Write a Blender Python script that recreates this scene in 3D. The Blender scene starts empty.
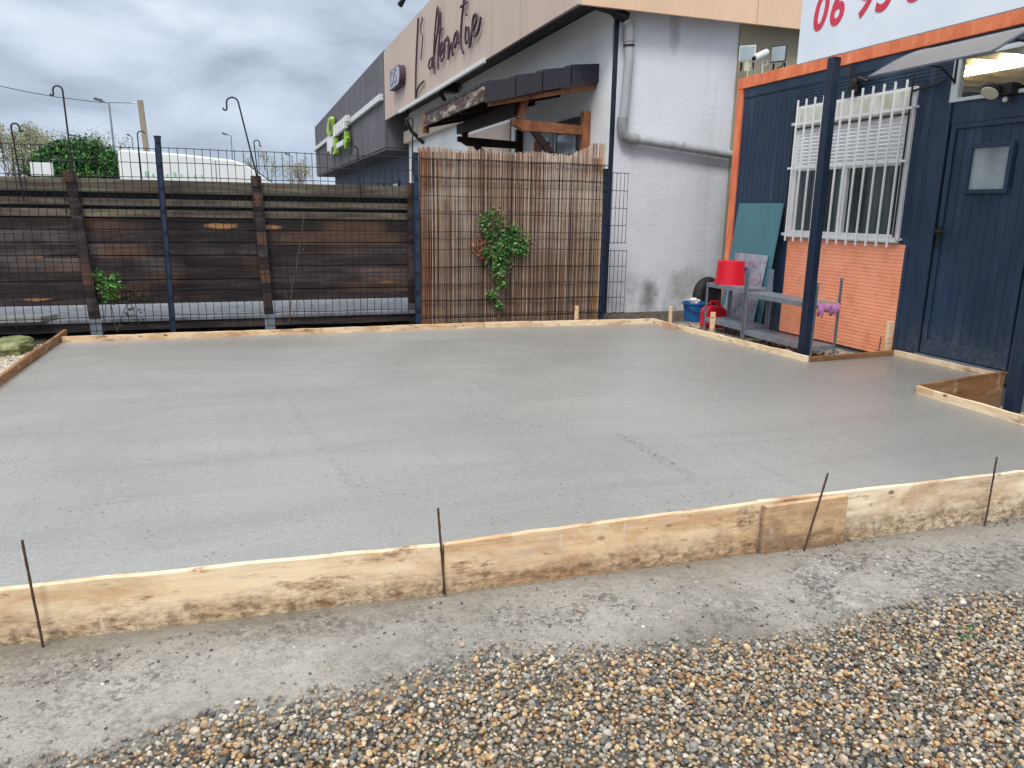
import bpy, bmesh, math, random
import numpy as np
from mathutils import Vector, Matrix
random.seed(7); rng = np.random.default_rng(7)
S = bpy.context.scene
COL = S.collection
R = math.radians
# ---------------------------------------------------------------- camera
FPX, CX, CY, H = 750.0, 512.0, 384.0, 1.3
_v1 = np.array([245-CX, 205-CY, FPX]); _s = .0165
_u = (FPX*FPX+179*(179-_s*267))/(267+179*_s); _v = -179+_s*(_u+267)
AY = _v1/np.linalg.norm(_v1); AX = np.array([_u, _v, FPX]); AX /= np.linalg.norm(AX)
AZ = np.cross(AX, AY); AZ = AZ if AZ[1] < 0 else -AZ
RW = np.array([AX, AY, AZ])
CP = np.array([0, 0, H])
def _ray(x, y): return RW @ np.array([x-CX, y-CY, FPX])
def onz(x, y, z=0): d = _ray(x, y); return CP+d*((z-H)/d[2])
def onx(x, y, X): d = _ray(x, y); return CP+d*(X/d[0])
def ony(x, y, Y): d = _ray(x, y); return CP+d*(Y/d[1])
cam = bpy.data.cameras.new('camera'); camo = bpy.data.objects.new('camera', cam); COL.objects.link(camo)
cam.sensor_width = 36; cam.lens = FPX/1024*36; cam.clip_end = 2000; cam.clip_start = .05
M3 = Matrix((RW[:, 0], -RW[:, 1], -RW[:, 2])).transposed()
camo.matrix_world = Matrix.Translation((0, 0, H)) @ M3.to_4x4()
S.camera = camo
# ---------------------------------------------------------------- world: overcast
W = bpy.data.worlds.new('World'); S.world = W; W.use_nodes = True
nt = W.node_tree; nt.nodes.clear()
def wn(t, **k):
    n = nt.nodes.new(t)
    for a, b in k.items(): setattr(n, a, b)
    return n
L = nt.links.new
sky = wn('ShaderNodeTexSky', sky_type='NISHITA', sun_disc=False)
SUN_EL, SUN_AZ = 48, 215      # azimuth: clockwise from +Y
sky.sun_elevation = R(SUN_EL); sky.sun_rotation = R(SUN_AZ); sky.dust_density = 3
tc = wn('ShaderNodeTexCoord'); sp = wn('ShaderNodeSeparateXYZ'); L(tc.outputs['Generated'], sp.inputs[0])
zz = wn('ShaderNodeMath', operation='MAXIMUM'); L(sp.outputs['Z'], zz.inputs[0]); zz.inputs[1].default_value = 0
za = wn('ShaderNodeMath', operation='ADD'); L(zz.outputs[0], za.inputs[0]); za.inputs[1].default_value = .34
dx = wn('ShaderNodeMath', operation='DIVIDE'); L(sp.outputs['X'], dx.inputs[0]); L(za.outputs[0], dx.inputs[1])
dy = wn('ShaderNodeMath', operation='DIVIDE'); L(sp.outputs['Y'], dy.inputs[0]); L(za.outputs[0], dy.inputs[1])
cb = wn('ShaderNodeCombineXYZ'); L(dx.outputs[0], cb.inputs[0]); L(dy.outputs[0], cb.inputs[1])
n1 = wn('ShaderNodeTexNoise'); n1.inputs['Scale'].default_value = 2.1; n1.inputs['Detail'].default_value = 7; n1.inputs['Roughness'].default_value = .52; n1.inputs['Distortion'].default_value = .25
L(cb.outputs[0], n1.inputs['Vector'])
rp = wn('ShaderNodeValToRGB'); L(n1.outputs['Fac'], rp.inputs[0])
e = rp.color_ramp.elements
e[0].position = .37; e[0].color = (.27, .32, .385, 1); e[1].position = .62; e[1].color = (.61, .67, .76, 1)
m = rp.color_ramp.elements.new(.47); m.color = (.41, .475, .57, 1)
# horizon tint: bluer and paler low down
mr = wn('ShaderNodeMapRange'); L(zz.outputs[0], mr.inputs[0]); mr.inputs[1].default_value = 0; mr.inputs[2].default_value = .22; mr.inputs[3].default_value = .7; mr.inputs[4].default_value = 0
mx = wn('ShaderNodeMixRGB'); L(mr.outputs[0], mx.inputs[0]); L(rp.outputs[0], mx.inputs[1]); mx.inputs[2].default_value = (.41, .49, .62, 1)
# overcast skies are brighter overhead
p2 = wn('ShaderNodeMapRange'); L(zz.outputs[0], p2.inputs[0]); p2.inputs[1].default_value = .27; p2.inputs[2].default_value = .85; p2.inputs[3].default_value = 9.6; p2.inputs[4].default_value = 32
hi = wn('ShaderNodeMapRange'); L(zz.outputs[0], hi.inputs[0]); hi.inputs[1].default_value = .3; hi.inputs[2].default_value = .7
mw = wn('ShaderNodeMixRGB'); L(hi.outputs[0], mw.inputs[0]); L(mx.outputs[0], mw.inputs[1]); mw.inputs[2].default_value = (.50, .50, .49, 1)
sc = wn('ShaderNodeVectorMath', operation='SCALE'); L(mw.outputs[0], sc.inputs[0]); L(p2.outputs[0], sc.inputs['Scale'])
fin = wn('ShaderNodeMixRGB'); fin.inputs[0].default_value = .93; L(sky.outputs[0], fin.inputs[1]); L(sc.outputs[0], fin.inputs[2])
bg = wn('ShaderNodeBackground'); bg.inputs['Strength'].default_value = .1; L(fin.outputs[0], bg.inputs[0])
wo = wn('ShaderNodeOutputWorld'); L(bg.outputs[0], wo.inputs[0])
sun = bpy.data.lights.new('sun', 'SUN'); sun.energy = 1.4; sun.angle = R(18); sun.color = (1, .95, .88)
suno = bpy.data.objects.new('sun', sun); COL.objects.link(suno)
_d = Vector((math.sin(R(SUN_AZ))*math.cos(R(SUN_EL)), math.cos(R(SUN_AZ))*math.cos(R(SUN_EL)), math.sin(R(SUN_EL))))
suno.rotation_euler = _d.to_track_quat('Z', 'Y').to_euler()
S.view_settings.view_transform = 'Standard'; S.view_settings.look = 'None'
S.view_settings.exposure = 0.47; S.view_settings.gamma = 1; S.view_settings.use_curve_mapping = False
# ---------------------------------------------------------------- material kit
def srgb(r, g, b):
    return tuple((c/255/12.92 if c/255 <= .04045 else ((c/255+.055)/1.055)**2.4) for c in (r, g, b))+(1,)
class Mat:
    def __init__(s, name, rough=.7, metal=0, spec=.4):
        s.m = bpy.data.materials.new(name); s.m.use_nodes = True; s.t = s.m.node_tree
        s.b = s.t.nodes['Principled BSDF']; s.b.inputs['Roughness'].default_value = rough
        s.b.inputs['Metallic'].default_value = metal; s.b.inputs['Specular IOR Level'].default_value = spec
        s.tc = s.t.nodes.new('ShaderNodeTexCoord')
    def n(s, t, **k):
        x = s.t.nodes.new(t)
        for a, b in k.items(): setattr(x, a, b)
        return x
    def l(s, a, b): s.t.links.new(a, b)
    def co(s, scale=(1, 1, 1), src='Object', rot=(0, 0, 0)):
        mp = s.n('ShaderNodeMapping'); s.l(s.tc.outputs[src], mp.inputs[0]); mp.inputs['Scale'].default_value = scale; mp.inputs['Rotation'].default_value = rot
        return mp.outputs[0]
    def noise(s, scale=5, detail=4, rough=.5, stretch=(1, 1, 1), dist=0, out='Fac', rot=(0, 0, 0)):
        x = s.n('ShaderNodeTexNoise'); x.inputs['Scale'].default_value = scale; x.inputs['Detail'].default_value = detail
        x.inputs['Roughness'].default_value = rough; x.inputs['Distortion'].default_value = dist; s.l(s.co(stretch, rot=rot), x.inputs['Vector'])
        return x.outputs[out]
    def voro(s, scale=5, stretch=(1, 1, 1), out='Distance', feat='F1', rnd=1):
        x = s.n('ShaderNodeTexVoronoi', feature=feat); x.inputs['Scale'].default_value = scale; x.inputs['Randomness'].default_value = rnd; s.l(s.co(stretch), x.inputs['Vector'])
        return x.outputs[out]
    def ramp(s, src, stops, interp='LINEAR'):
        x = s.n('ShaderNodeValToRGB'); s.l(src, x.inputs[0]); e = x.color_ramp.elements; x.color_ramp.interpolation = interp
        while len(e) < len(stops): e.new(.5)
        for i, (p, c) in enumerate(stops):
            e[i].position = p; e[i].color = c if isinstance(c, tuple) else (c, c, c, 1)
        return x.outputs[0]
    def mix(s, fac, a, b, mode='MIX'):
        x = s.n('ShaderNodeMixRGB', blend_type=mode)
        for i, v in enumerate((fac, a, b)):
            if hasattr(v, 'is_output'): s.l(v, x.inputs[i])
            else: x.inputs[i].default_value = v
        return x.outputs[0]
    def math(s, op, a, b=0.0, clamp=False):
        x = s.n('ShaderNodeMath', operation=op); x.use_clamp = clamp
        for i, v in enumerate((a, b)):
            if hasattr(v, 'is_output'): s.l(v, x.inputs[i])
            else: x.inputs[i].default_value = v
        return x.outputs[0]
    def sep(s, ax, src='Object'):
        x = s.n('ShaderNodeSeparateXYZ')
        if src == 'World': g = s.n('ShaderNodeNewGeometry'); s.l(g.outputs['Position'], x.inputs[0])
        else: s.l(s.tc.outputs[src], x.inputs[0])
        return x.outputs[ax]
    def rng_(s, src, a, b, c=0, d=1):
        x = s.n('ShaderNodeMapRange'); s.l(src, x.inputs[0])
        for i, v in enumerate((a, b, c, d)): x.inputs[i+1].default_value = v
        return x.outputs[0]
    def col(s, v):
        if hasattr(v, 'is_output'): s.l(v, s.b.inputs['Base Color'])
        else: s.b.inputs['Base Color'].default_value = v
        return s
    def rough(s, v): s.l(v, s.b.inputs['Roughness']); return s
    def bump(s, h, strength=.3, dist=.01, prev=None):
        x = s.n('ShaderNodeBump'); x.inputs['Strength'].default_value = strength; x.inputs['Distance'].default_value = dist
        s.l(h, x.inputs['Height']); s.l(x.outputs[0], s.b.inputs['Normal']); return s
    def rand(s):
        x = s.n('ShaderNodeObjectInfo'); return x.outputs['Random']
    def attr(s, name='Col'):
        x = s.n('ShaderNodeAttribute'); x.attribute_name = name; return x.outputs['Color']

def painted(name, c, rough=.5, var=.25, scale=6, spec=.4, metal=0, streak=True, bumpk=.05):
    m = Mat(name, rough, metal, spec)
    n = m.noise(scale, 5, .6, (1, 1, .25) if streak else (1, 1, 1))
    d = tuple(x*(1-var) for x in c[:3])+(1,); l = tuple(min(1, x*(1+var*.5)) for x in c[:3])+(1,)
    m.col(m.ramp(n, [(.3, d), (.7, l)])); m.rough(m.ramp(m.noise(scale*3, 3), [(.3, rough*.8), (.7, min(1, rough*1.25))]))
    m.bump(m.noise(60, 3), bumpk, .01)
    return m.m
MT = {}
MT['navy'] = painted('navy_paint', srgb(37, 56, 82), .48, .28, 2.2)
def navy_weathered():
    m = Mat('weathered_navy_paint', .48); n = m.noise(1.8, 6, .65, (1, 1, .3)); base = m.ramp(n, [(.3, srgb(28, 44, 64)), (.55, srgb(36, 54, 77)), (.72, srgb(48, 67, 91))])
    st = m.ramp(m.noise(7, 6, .7, (1, 1, .07)), [(.55, 0.0), (.75, .4)]); base = m.mix(st, base, srgb(88, 108, 132))
    sc_ = m.ramp(m.noise(26, 5, .8, (1, 1, .35)), [(.66, 0.0), (.72, .6)]); base = m.mix(sc_, base, srgb(120, 136, 152))
    z = m.math('ADD', m.sep('Z', 'World'), m.math('MULTIPLY', m.math('SUBTRACT', m.noise(8, 5, .7), .5), .9)); base = m.mix(m.math('MULTIPLY', m.rng_(z, -.1, .35, .38, 0), m.ramp(m.noise(30, 4, .7), [(.4, .2), (.6, 1.0)])), base, srgb(126, 124, 118))
    m.col(base); m.rough(m.ramp(m.noise(5, 4, .6), [(.3, .35), (.7, .62)])); m.bump(m.math('ADD', m.noise(3, 2), m.math('MULTIPLY', m.noise(60, 3), .1)), .12, .02); return m.m
MT['navy'] = navy_weathered()
MT['navy_dark'] = painted('navy_steel', srgb(24, 38, 58), .42, .25, 4)
MT['post_blue'] = painted('post_blue', srgb(32, 48, 74), .5, .3, 12)
MT['wire'] = painted('wire_dark', srgb(26, 29, 37), .5, .2, 8, metal=.3)
MT['black'] = painted('black_metal', srgb(26, 26, 30), .5, .2)
MT['white'] = painted('white_paint', srgb(220, 222, 224), .5, .12, 5)
MT['white_plastic'] = painted('white_plastic', srgb(205, 208, 208), .45, .1, 6)
MT['galv'] = painted('galvanised_steel', srgb(142, 152, 166), .42, .25, 9, metal=.5)
MT['red'] = painted('red_plastic', srgb(205, 22, 45), .4, .12, 4)
MT['bucket_blue'] = painted('blue_plastic', srgb(30, 90, 150), .4, .15, 4)
MT['rust'] = painted('rusty_steel', srgb(80, 58, 48), .8, .4, 25, streak=False, bumpk=.4)
MT['rubber'] = painted('rubber', srgb(28, 28, 30), .7, .2)
MT['pvc'] = painted('grey_pvc', srgb(160, 164, 168), .45, .22, 7)
MT['pink'] = painted('pink_cloth', srgb(175, 120, 165), .9, .3, 30, streak=False)
MT['teal'] = painted('teal_board', srgb(72, 116, 128), .45, .15, 3)
MT['green_sign'] = painted('green_sign', srgb(150, 190, 50), .5, .15, 3)
MT['dark_panel'] = painted('dark_cladding', srgb(92, 90, 96), .7, .28, 1.2)
MT['dark_wall'] = painted('blue_grey_cladding', srgb(92, 104, 120), .7, .15, 1.5)
MT['tile'] = painted('slate_tile', srgb(46, 46, 54), .7, .2, 5)
MT['lilac'] = painted('lilac_letter', srgb(120, 110, 135), .6, .1, 5)
MT['plum'] = painted('plum_letter', srgb(72, 52, 66), .6, .15, 5)
MT['lamp_glass'] = painted('lamp_glass', srgb(150, 165, 172), .15, .1, 5, spec=.7)
MT['cream'] = painted('cream_lens', srgb(205, 205, 185), .3, .1, 5)
MT['dirt'] = painted('dark_soil', srgb(84, 76, 66), .9, .5, 30, streak=False, bumpk=.8)
MT['redtext'] = painted('red_vinyl', srgb(200, 52, 78), .5, .08, 5)
MT['concrete_old'] = painted('old_concrete', srgb(150, 150, 148), .85, .3, 5, streak=False, bumpk=.3)

def orange_rail():
    m = Mat('orange_rail_paint', .55)
    n = m.noise(7, 6, .65, (1, 1, .3)); base = m.ramp(n, [(.3, srgb(196, 96, 58)), (.55, srgb(226, 128, 88)), (.75, srgb(238, 158, 122))])
    sp_ = m.ramp(m.noise(30, 4), [(.66, 0.0), (.74, 1.0)])
    m.col(m.mix(sp_, base, srgb(120, 70, 50))); m.bump(m.noise(40, 3), .08, .01); return m.m
MT['orange_rail'] = orange_rail()
def orange_ribs():
    m = Mat('orange_siding', .6)
    n = m.noise(2.5, 5, .6); base = m.ramp(n, [(.3, srgb(238, 150, 114)), (.7, srgb(250, 170, 134))])
    low = m.ramp(m.noise(8, 5), [(.5, 0.0), (.75, .5)])
    m.col(m.mix(low, base, srgb(205, 120, 90))); m.bump(m.noise(30, 3), .05, .01); return m.m
MT['orange_ribs'] = orange_ribs()
def fascia(name, c, st):
    m = Mat(name, .65)
    n = m.noise(1.2, 5, .6, (1, 1, .18)); base = m.ramp(n, [(.3, tuple(x*.86 for x in c[:3])+(1,)), (.7, c)])
    st_ = m.ramp(m.noise(3.5, 5, .6, (1, 1, .08)), [(.56, 0.0), (.8, .5)])
    m.col(m.mix(st_, base, st)); return m.m
MT['fascia'] = fascia('pinkish_fascia', srgb(190, 172, 160), srgb(140, 125, 118))
MT['fascia_sunlit'] = fascia('sunlit_tint_fascia', srgb(218, 186, 158), srgb(190, 160, 135))  # sunlit look of the gable face put into the fascia colour
def render_wall(name, c, dirt=.5):
    m = Mat(name, .85)
    n = m.noise(.9, 6, .6); base = m.ramp(n, [(.3, tuple(x*.84 for x in c[:3])+(1,)), (.7, c)])
    st = m.ramp(m.noise(2.2, 6, .65, (1, 1, .06)), [(.52, 0.0), (.78, dirt)])
    base = m.mix(st, base, srgb(132, 132, 136))
    z = m.sep('Z', 'World'); lowf = m.rng_(z, -.1, .7, .8, 0)
    ds = m.math('MULTIPLY', m.ramp(m.noise(2.6, 6, .7), [(.45, 0.0), (.68, 1.0)]), lowf)
    base = m.mix(ds, base, srgb(120, 120, 116))
    m.col(base)
    hb = m.math('ADD', m.noise(45, 4, .6), m.math('MULTIPLY', m.noise(12, 3), .6)); m.bump(hb, .55, .012); return m
def white_wall():
    m = render_wall('white_roughcast', srgb(216, 220, 227), .35); base = m.b.inputs['Base Color'].links[0].from_socket
    # mould patch near the ground and a run of grime below the roof edge
    def blob(x, z, rx, rz):
        a = m.math('MULTIPLY', m.math('SUBTRACT', m.sep('X', 'World'), x), 1/rx); b = m.math('MULTIPLY', m.math('SUBTRACT', m.sep('Z', 'World'), z), 1/rz)
        r2 = m.math('ADD', m.math('MULTIPLY', a, a), m.math('MULTIPLY', b, b))
        r2 = m.math('ADD', r2, m.math('MULTIPLY', m.math('SUBTRACT', m.noise(5, 5, .7), .5), 2.6))
        return m.math('SUBTRACT', 1.0, r2, clamp=True)
    base = m.mix(m.math('MULTIPLY', blob(5.36, .12, .17, .3), .75), base, srgb(84, 84, 86))
    base = m.mix(m.math('MULTIPLY', blob(5.55, 3.75, .10, .5), .4), base, srgb(88, 90, 96))
    base = m.mix(m.math('MULTIPLY', blob(6.0, .3, .35, .3), .35), base, srgb(132, 130, 126))
    m.col(base); return m.m
MT['white_wall'] = white_wall()
MT['pale_wall'] = render_wall('pale_render', srgb(234, 236, 238), .12).m
MT['olive_wall'] = render_wall('weathered_olive_render', srgb(158, 152, 132), .7).m
MT['beige'] = painted('beige_panel', srgb(205, 192, 172), .7, .12, 3)

def pine(name, c0, c1, stain, stain_amt, wet=.6):
    m = Mat(name, wet, spec=.35)
    off = m.n('ShaderNodeVectorMath', operation='ADD'); m.l(m.tc.outputs['Object'], off.inputs[0])
    cbx = m.n('ShaderNodeCombineXYZ'); m.l(m.math('MULTIPLY', m.rand(), 37.0), cbx.inputs[0]); m.l(m.math('MULTIPLY', m.rand(), 11.0), cbx.inputs[2]); m.l(cbx.outputs[0], off.inputs[1])
    def ns(scale, st, det=5, ro=.55, dist=0.0):
        mp = m.n('ShaderNodeMapping'); m.l(off.outputs[0], mp.inputs[0]); mp.inputs['Scale'].default_value = st
        x = m.n('ShaderNodeTexNoise'); x.inputs['Scale'].default_value = scale; x.inputs['Detail'].default_value = det; x.inputs['Roughness'].default_value = ro; x.inputs['Distortion'].default_value = dist
        m.l(mp.outputs[0], x.inputs[0]); return x.outputs['Fac']
    g = ns(14, (.12, 1, 1), 6, .6, .8)
    base = m.ramp(g, [(.3, c0), (.5, c1), (.7, tuple(x*.86 for x in c1[:3])+(1,))])
    fine = ns(60, (.06, 1, 1.4), 3, .6, .5); base = m.mix(m.ramp(fine, [(.45, 0.0), (.75, .35)]), base, tuple(x*.55 for x in c0[:3])+(1,))
    st = m.ramp(ns(3.2, (.6, 1, 1.6), 6, .7, .6), [(.55-.12*stain_amt, 0.0), (.72, .85)]); base = m.mix(st, base, stain)
    # greyish cement smears
    base = m.mix(m.ramp(ns(5, (.7, 1, 2), 5, .7), [(.56, 0.0), (.72, .55)]), base, srgb(178, 170, 156))
    # knots and dark nicks
    mp = m.n('ShaderNodeMapping'); m.l(off.outputs[0], mp.inputs[0]); mp.inputs['Scale'].default_value = (.75, 1, 1.5)
    v = m.n('ShaderNodeTexVoronoi'); v.inputs['Scale'].default_value = 4.2; m.l(mp.outputs[0], v.inputs[0])
    vr = m.math('ADD', v.outputs['Distance'], m.math('MULTIPLY', m.math('SUBTRACT', ns(30, (1, 1, 1), 3), .5), .09))
    base = m.mix(m.ramp(vr, [(.035, .9), (.08, 0.0)]), base, srgb(92, 58, 38))
    mp2 = m.n('ShaderNodeMapping'); m.l(off.outputs[0], mp2.inputs[0]); mp2.inputs['Scale'].default_value = (.6, 1, 1)
    v2 = m.n('ShaderNodeTexVoronoi'); v2.inputs['Scale'].default_value = 15; m.l(mp2.outputs[0], v2.inputs[0])
    nick = m.math('MULTIPLY', m.ramp(v2.outputs['Distance'], [(.1, .8), (.22, 0.0)]), m.ramp(ns(3, (1, 1, 1), 3), [(.52, 0.0), (.6, 1.0)]))
    base = m.mix(nick, base, srgb(70, 50, 38))
    # splashed dirt rising from the foot of the board
    z = m.sep('Z'); zr = m.math('ADD', z, m.math('MULTIPLY', m.math('SUBTRACT', ns(9, (.8, 1, 1), 5, .7), .5), .22))
    gr_ = ns(42, (.5, 1, .9), 5, .8); dirt = m.math('MULTIPLY', m.rng_(zr, -.18, -.09, 1.0, 0), m.ramp(gr_, [(.38, .15), (.6, 1.0)])); base = m.mix(dirt, base, srgb(122, 102, 80))
    blot = m.math('MULTIPLY', m.ramp(ns(5.5, (.45, 1, 1.6), 6, .75), [(.54, 0.0), (.62, 1.0)]), m.ramp(gr_, [(.3, .15), (.55, .9)])); base = m.mix(blot, base, srgb(120, 86, 56))
    base = m.mix(m.ramp(ns(7, (1.6, 1, .5), 5, .7), [(.6, 0.0), (.7, .7)]), base, srgb(214, 204, 188))
    m.col(base); m.bump(m.math('ADD', g, m.math('MULTIPLY', fine, .5)), .25, .006); return m.m
MT['pine'] = pine('shuttering_pine', srgb(220, 192, 152), srgb(234, 212, 178), srgb(168, 118, 74), .8)
MT['pine_orange'] = pine('wet_shuttering_pine', srgb(212, 178, 138), srgb(228, 200, 164), srgb(158, 106, 64), .9)
MT['pine_streaky'] = pine('streaky_shuttering_pine', srgb(226, 204, 170), srgb(238, 222, 194), srgb(146, 98, 54), 1.1)
MT['pine_splice'] = pine('splice_pine', srgb(176, 142, 106), srgb(206, 172, 134), srgb(96, 66, 46), 1.2)
MT['pine_dark'] = pine('stained_shuttering_pine', srgb(120, 82, 52), srgb(150, 108, 70), srgb(84, 54, 36), .9)

def dark_timber(name='dark_weathered_timber', dk=1.0, gold=True):
    m = Mat(name, .75, spec=.25)
    zc = m.math('MULTIPLY', m.math('FLOOR', m.math('MULTIPLY', m.sep('Z'), 7.2)), 3.17)
    cbx = m.n('ShaderNodeCombineXYZ'); m.l(zc, cbx.inputs[0]); m.l(m.math('MULTIPLY', m.rand(), 20.0), cbx.inputs[1])
    off = m.n('ShaderNodeVectorMath', operation='ADD'); m.l(m.tc.outputs['Object'], off.inputs[0]); m.l(cbx.outputs[0], off.inputs[1])
    def ns(scale, st, det=5, ro=.6, dist=0.0):
        mp = m.n('ShaderNodeMapping'); m.l(off.outputs[0], mp.inputs[0]); mp.inputs['Scale'].default_value = st
        x = m.n('ShaderNodeTexNoise'); x.inputs['Scale'].default_value = scale; x.inputs['Detail'].default_value = det; x.inputs['Roughness'].default_value = ro; x.inputs['Distortion'].default_value = dist
        m.l(mp.outputs[0], x.inputs[0]); return x.outputs['Fac']
    k = dk
    base = m.ramp(ns(7, (.12, 1, 1), 6, .65, 1.2), [(.32, srgb(30*k, 26*k, 28*k)), (.5, srgb(52*k, 44*k, 44*k)), (.68, srgb(80*k, 72*k, 72*k))])
    base = m.mix(m.ramp(ns(2.0, (.35, 1, .2), 2, .5), [(.54, 0.0), (.63, .7)]), base, srgb(104, 78, 62))
    base = m.mix(m.ramp(ns(2.6, (.3, 1, .3), 4, .6), [(.56, 0.0), (.68, .6)]), base, srgb(112, 104, 104))
    base = m.mix(m.ramp(ns(50, (.05, 1, 1.3), 3, .6), [(.5, 0.0), (.7, .6)]), base, srgb(30, 25, 26))
    if gold:
        v = m.n('ShaderNodeTexVoronoi'); mp = m.n('ShaderNodeMapping'); m.l(off.outputs[0], mp.inputs[0]); mp.inputs['Scale'].default_value = (.45, 1, 2.2); m.l(mp.outputs[0], v.inputs[0]); v.inputs['Scale'].default_value = 1.9
        dd = m.math('ADD', v.outputs['Distance'], m.math('MULTIPLY', m.math('SUBTRACT', ns(12, (.3, 1, 1), 4), .5), .28))
        base = m.mix(m.ramp(dd, [(.07, .9), (.13, 0.0)]), base, srgb(166, 122, 84))
    m.col(base); m.bump(ns(30, (.08, 1, 1), 4), .4, .008); return m.m
MT['timber'] = dark_timber()
MT['timber_post'] = dark_timber('dark_timber_post', .95, False)
def rail_wood():
    m = Mat('weathered_rail', .85, spec=.2)
    base = m.ramp(m.noise(9, 6, .65, (.1, 1, 1), .8), [(.3, srgb(58, 54, 50)), (.5, srgb(92, 86, 76)), (.7, srgb(124, 116, 102))])
    base = m.mix(m.ramp(m.noise(40, 3, .6, (.06, 1, 1.3)), [(.5, 0.0), (.7, .6)]), base, srgb(52, 44, 40))
    m.col(base); m.bump(m.noise(30, 4, .5, (.08, 1, 1)), .4, .008); return m.m
MT['rail_wood'] = rail_wood()
def porch_wood(name, a, b):
    m = Mat(name, .7, spec=.3)
    m.col(m.ramp(m.noise(10, 6, .65, (.3, .3, .3), 1.5), [(.3, a), (.65, b)])); m.bump(m.noise(30, 4), .2, .006); return m.m
MT['porch_dark'] = porch_wood('dark_porch_timber', srgb(30, 20, 18), srgb(50, 34, 28))
MT['porch_brown'] = porch_wood('brown_porch_timber', srgb(96, 56, 38), srgb(150, 98, 66))
def reed():
    m = Mat('reed_canes', .8, spec=.25)
    c = m.attr(); g = m.ramp(m.noise(9, 5, .65, (6, 6, .35)), [(.3, .7), (.5, 1.0), (.7, 1.2)])
    base = m.mix(1.0, c, g, 'MULTIPLY')
    pale = m.ramp(m.noise(1.3, 4, .6, (1, 1, .7)), [(.47, 0.0), (.58, .7)])
    zf = m.rng_(m.sep('Z'), .4, 1.5, .2, 1); base = m.mix(m.math('MULTIPLY', pale, zf), base, srgb(206, 192, 180))
    low = m.math('MULTIPLY', m.ramp(m.noise(2.2, 4, .6), [(.36, .2), (.6, .85)]), m.rng_(m.sep('Z'), .2, 1.6, 1, .0)); base = m.mix(m.math('MULTIPLY', low, .6), base, srgb(96, 70, 54))
    m.col(base); return m.m
MT['reed'] = reed()
def vertcol(name, rough=.6, bumpk=.2, bs=80, spec=.4, trans=0):
    m = Mat(name, rough, spec=spec); c = m.attr()
    g = m.ramp(m.noise(bs*.6, 4, .6), [(.3, .75), (.7, 1.15)])
    m.col(m.mix(1.0, c, g, 'MULTIPLY')); m.bump(m.noise(bs, 3), bumpk, .003); return m
MT['pebble'] = vertcol('pebble_stone', .6, .35, 140, .35).m
MT['leaf'] = vertcol('leaf_green', .5, .1, 30).m
MT['bark'] = painted('bark', srgb(92, 82, 70), .9, .4, 14, streak=False, bumpk=.5)
MT['pole_wood'] = painted('pole_concrete', srgb(150, 140, 122), .9, .25, 5)

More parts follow.
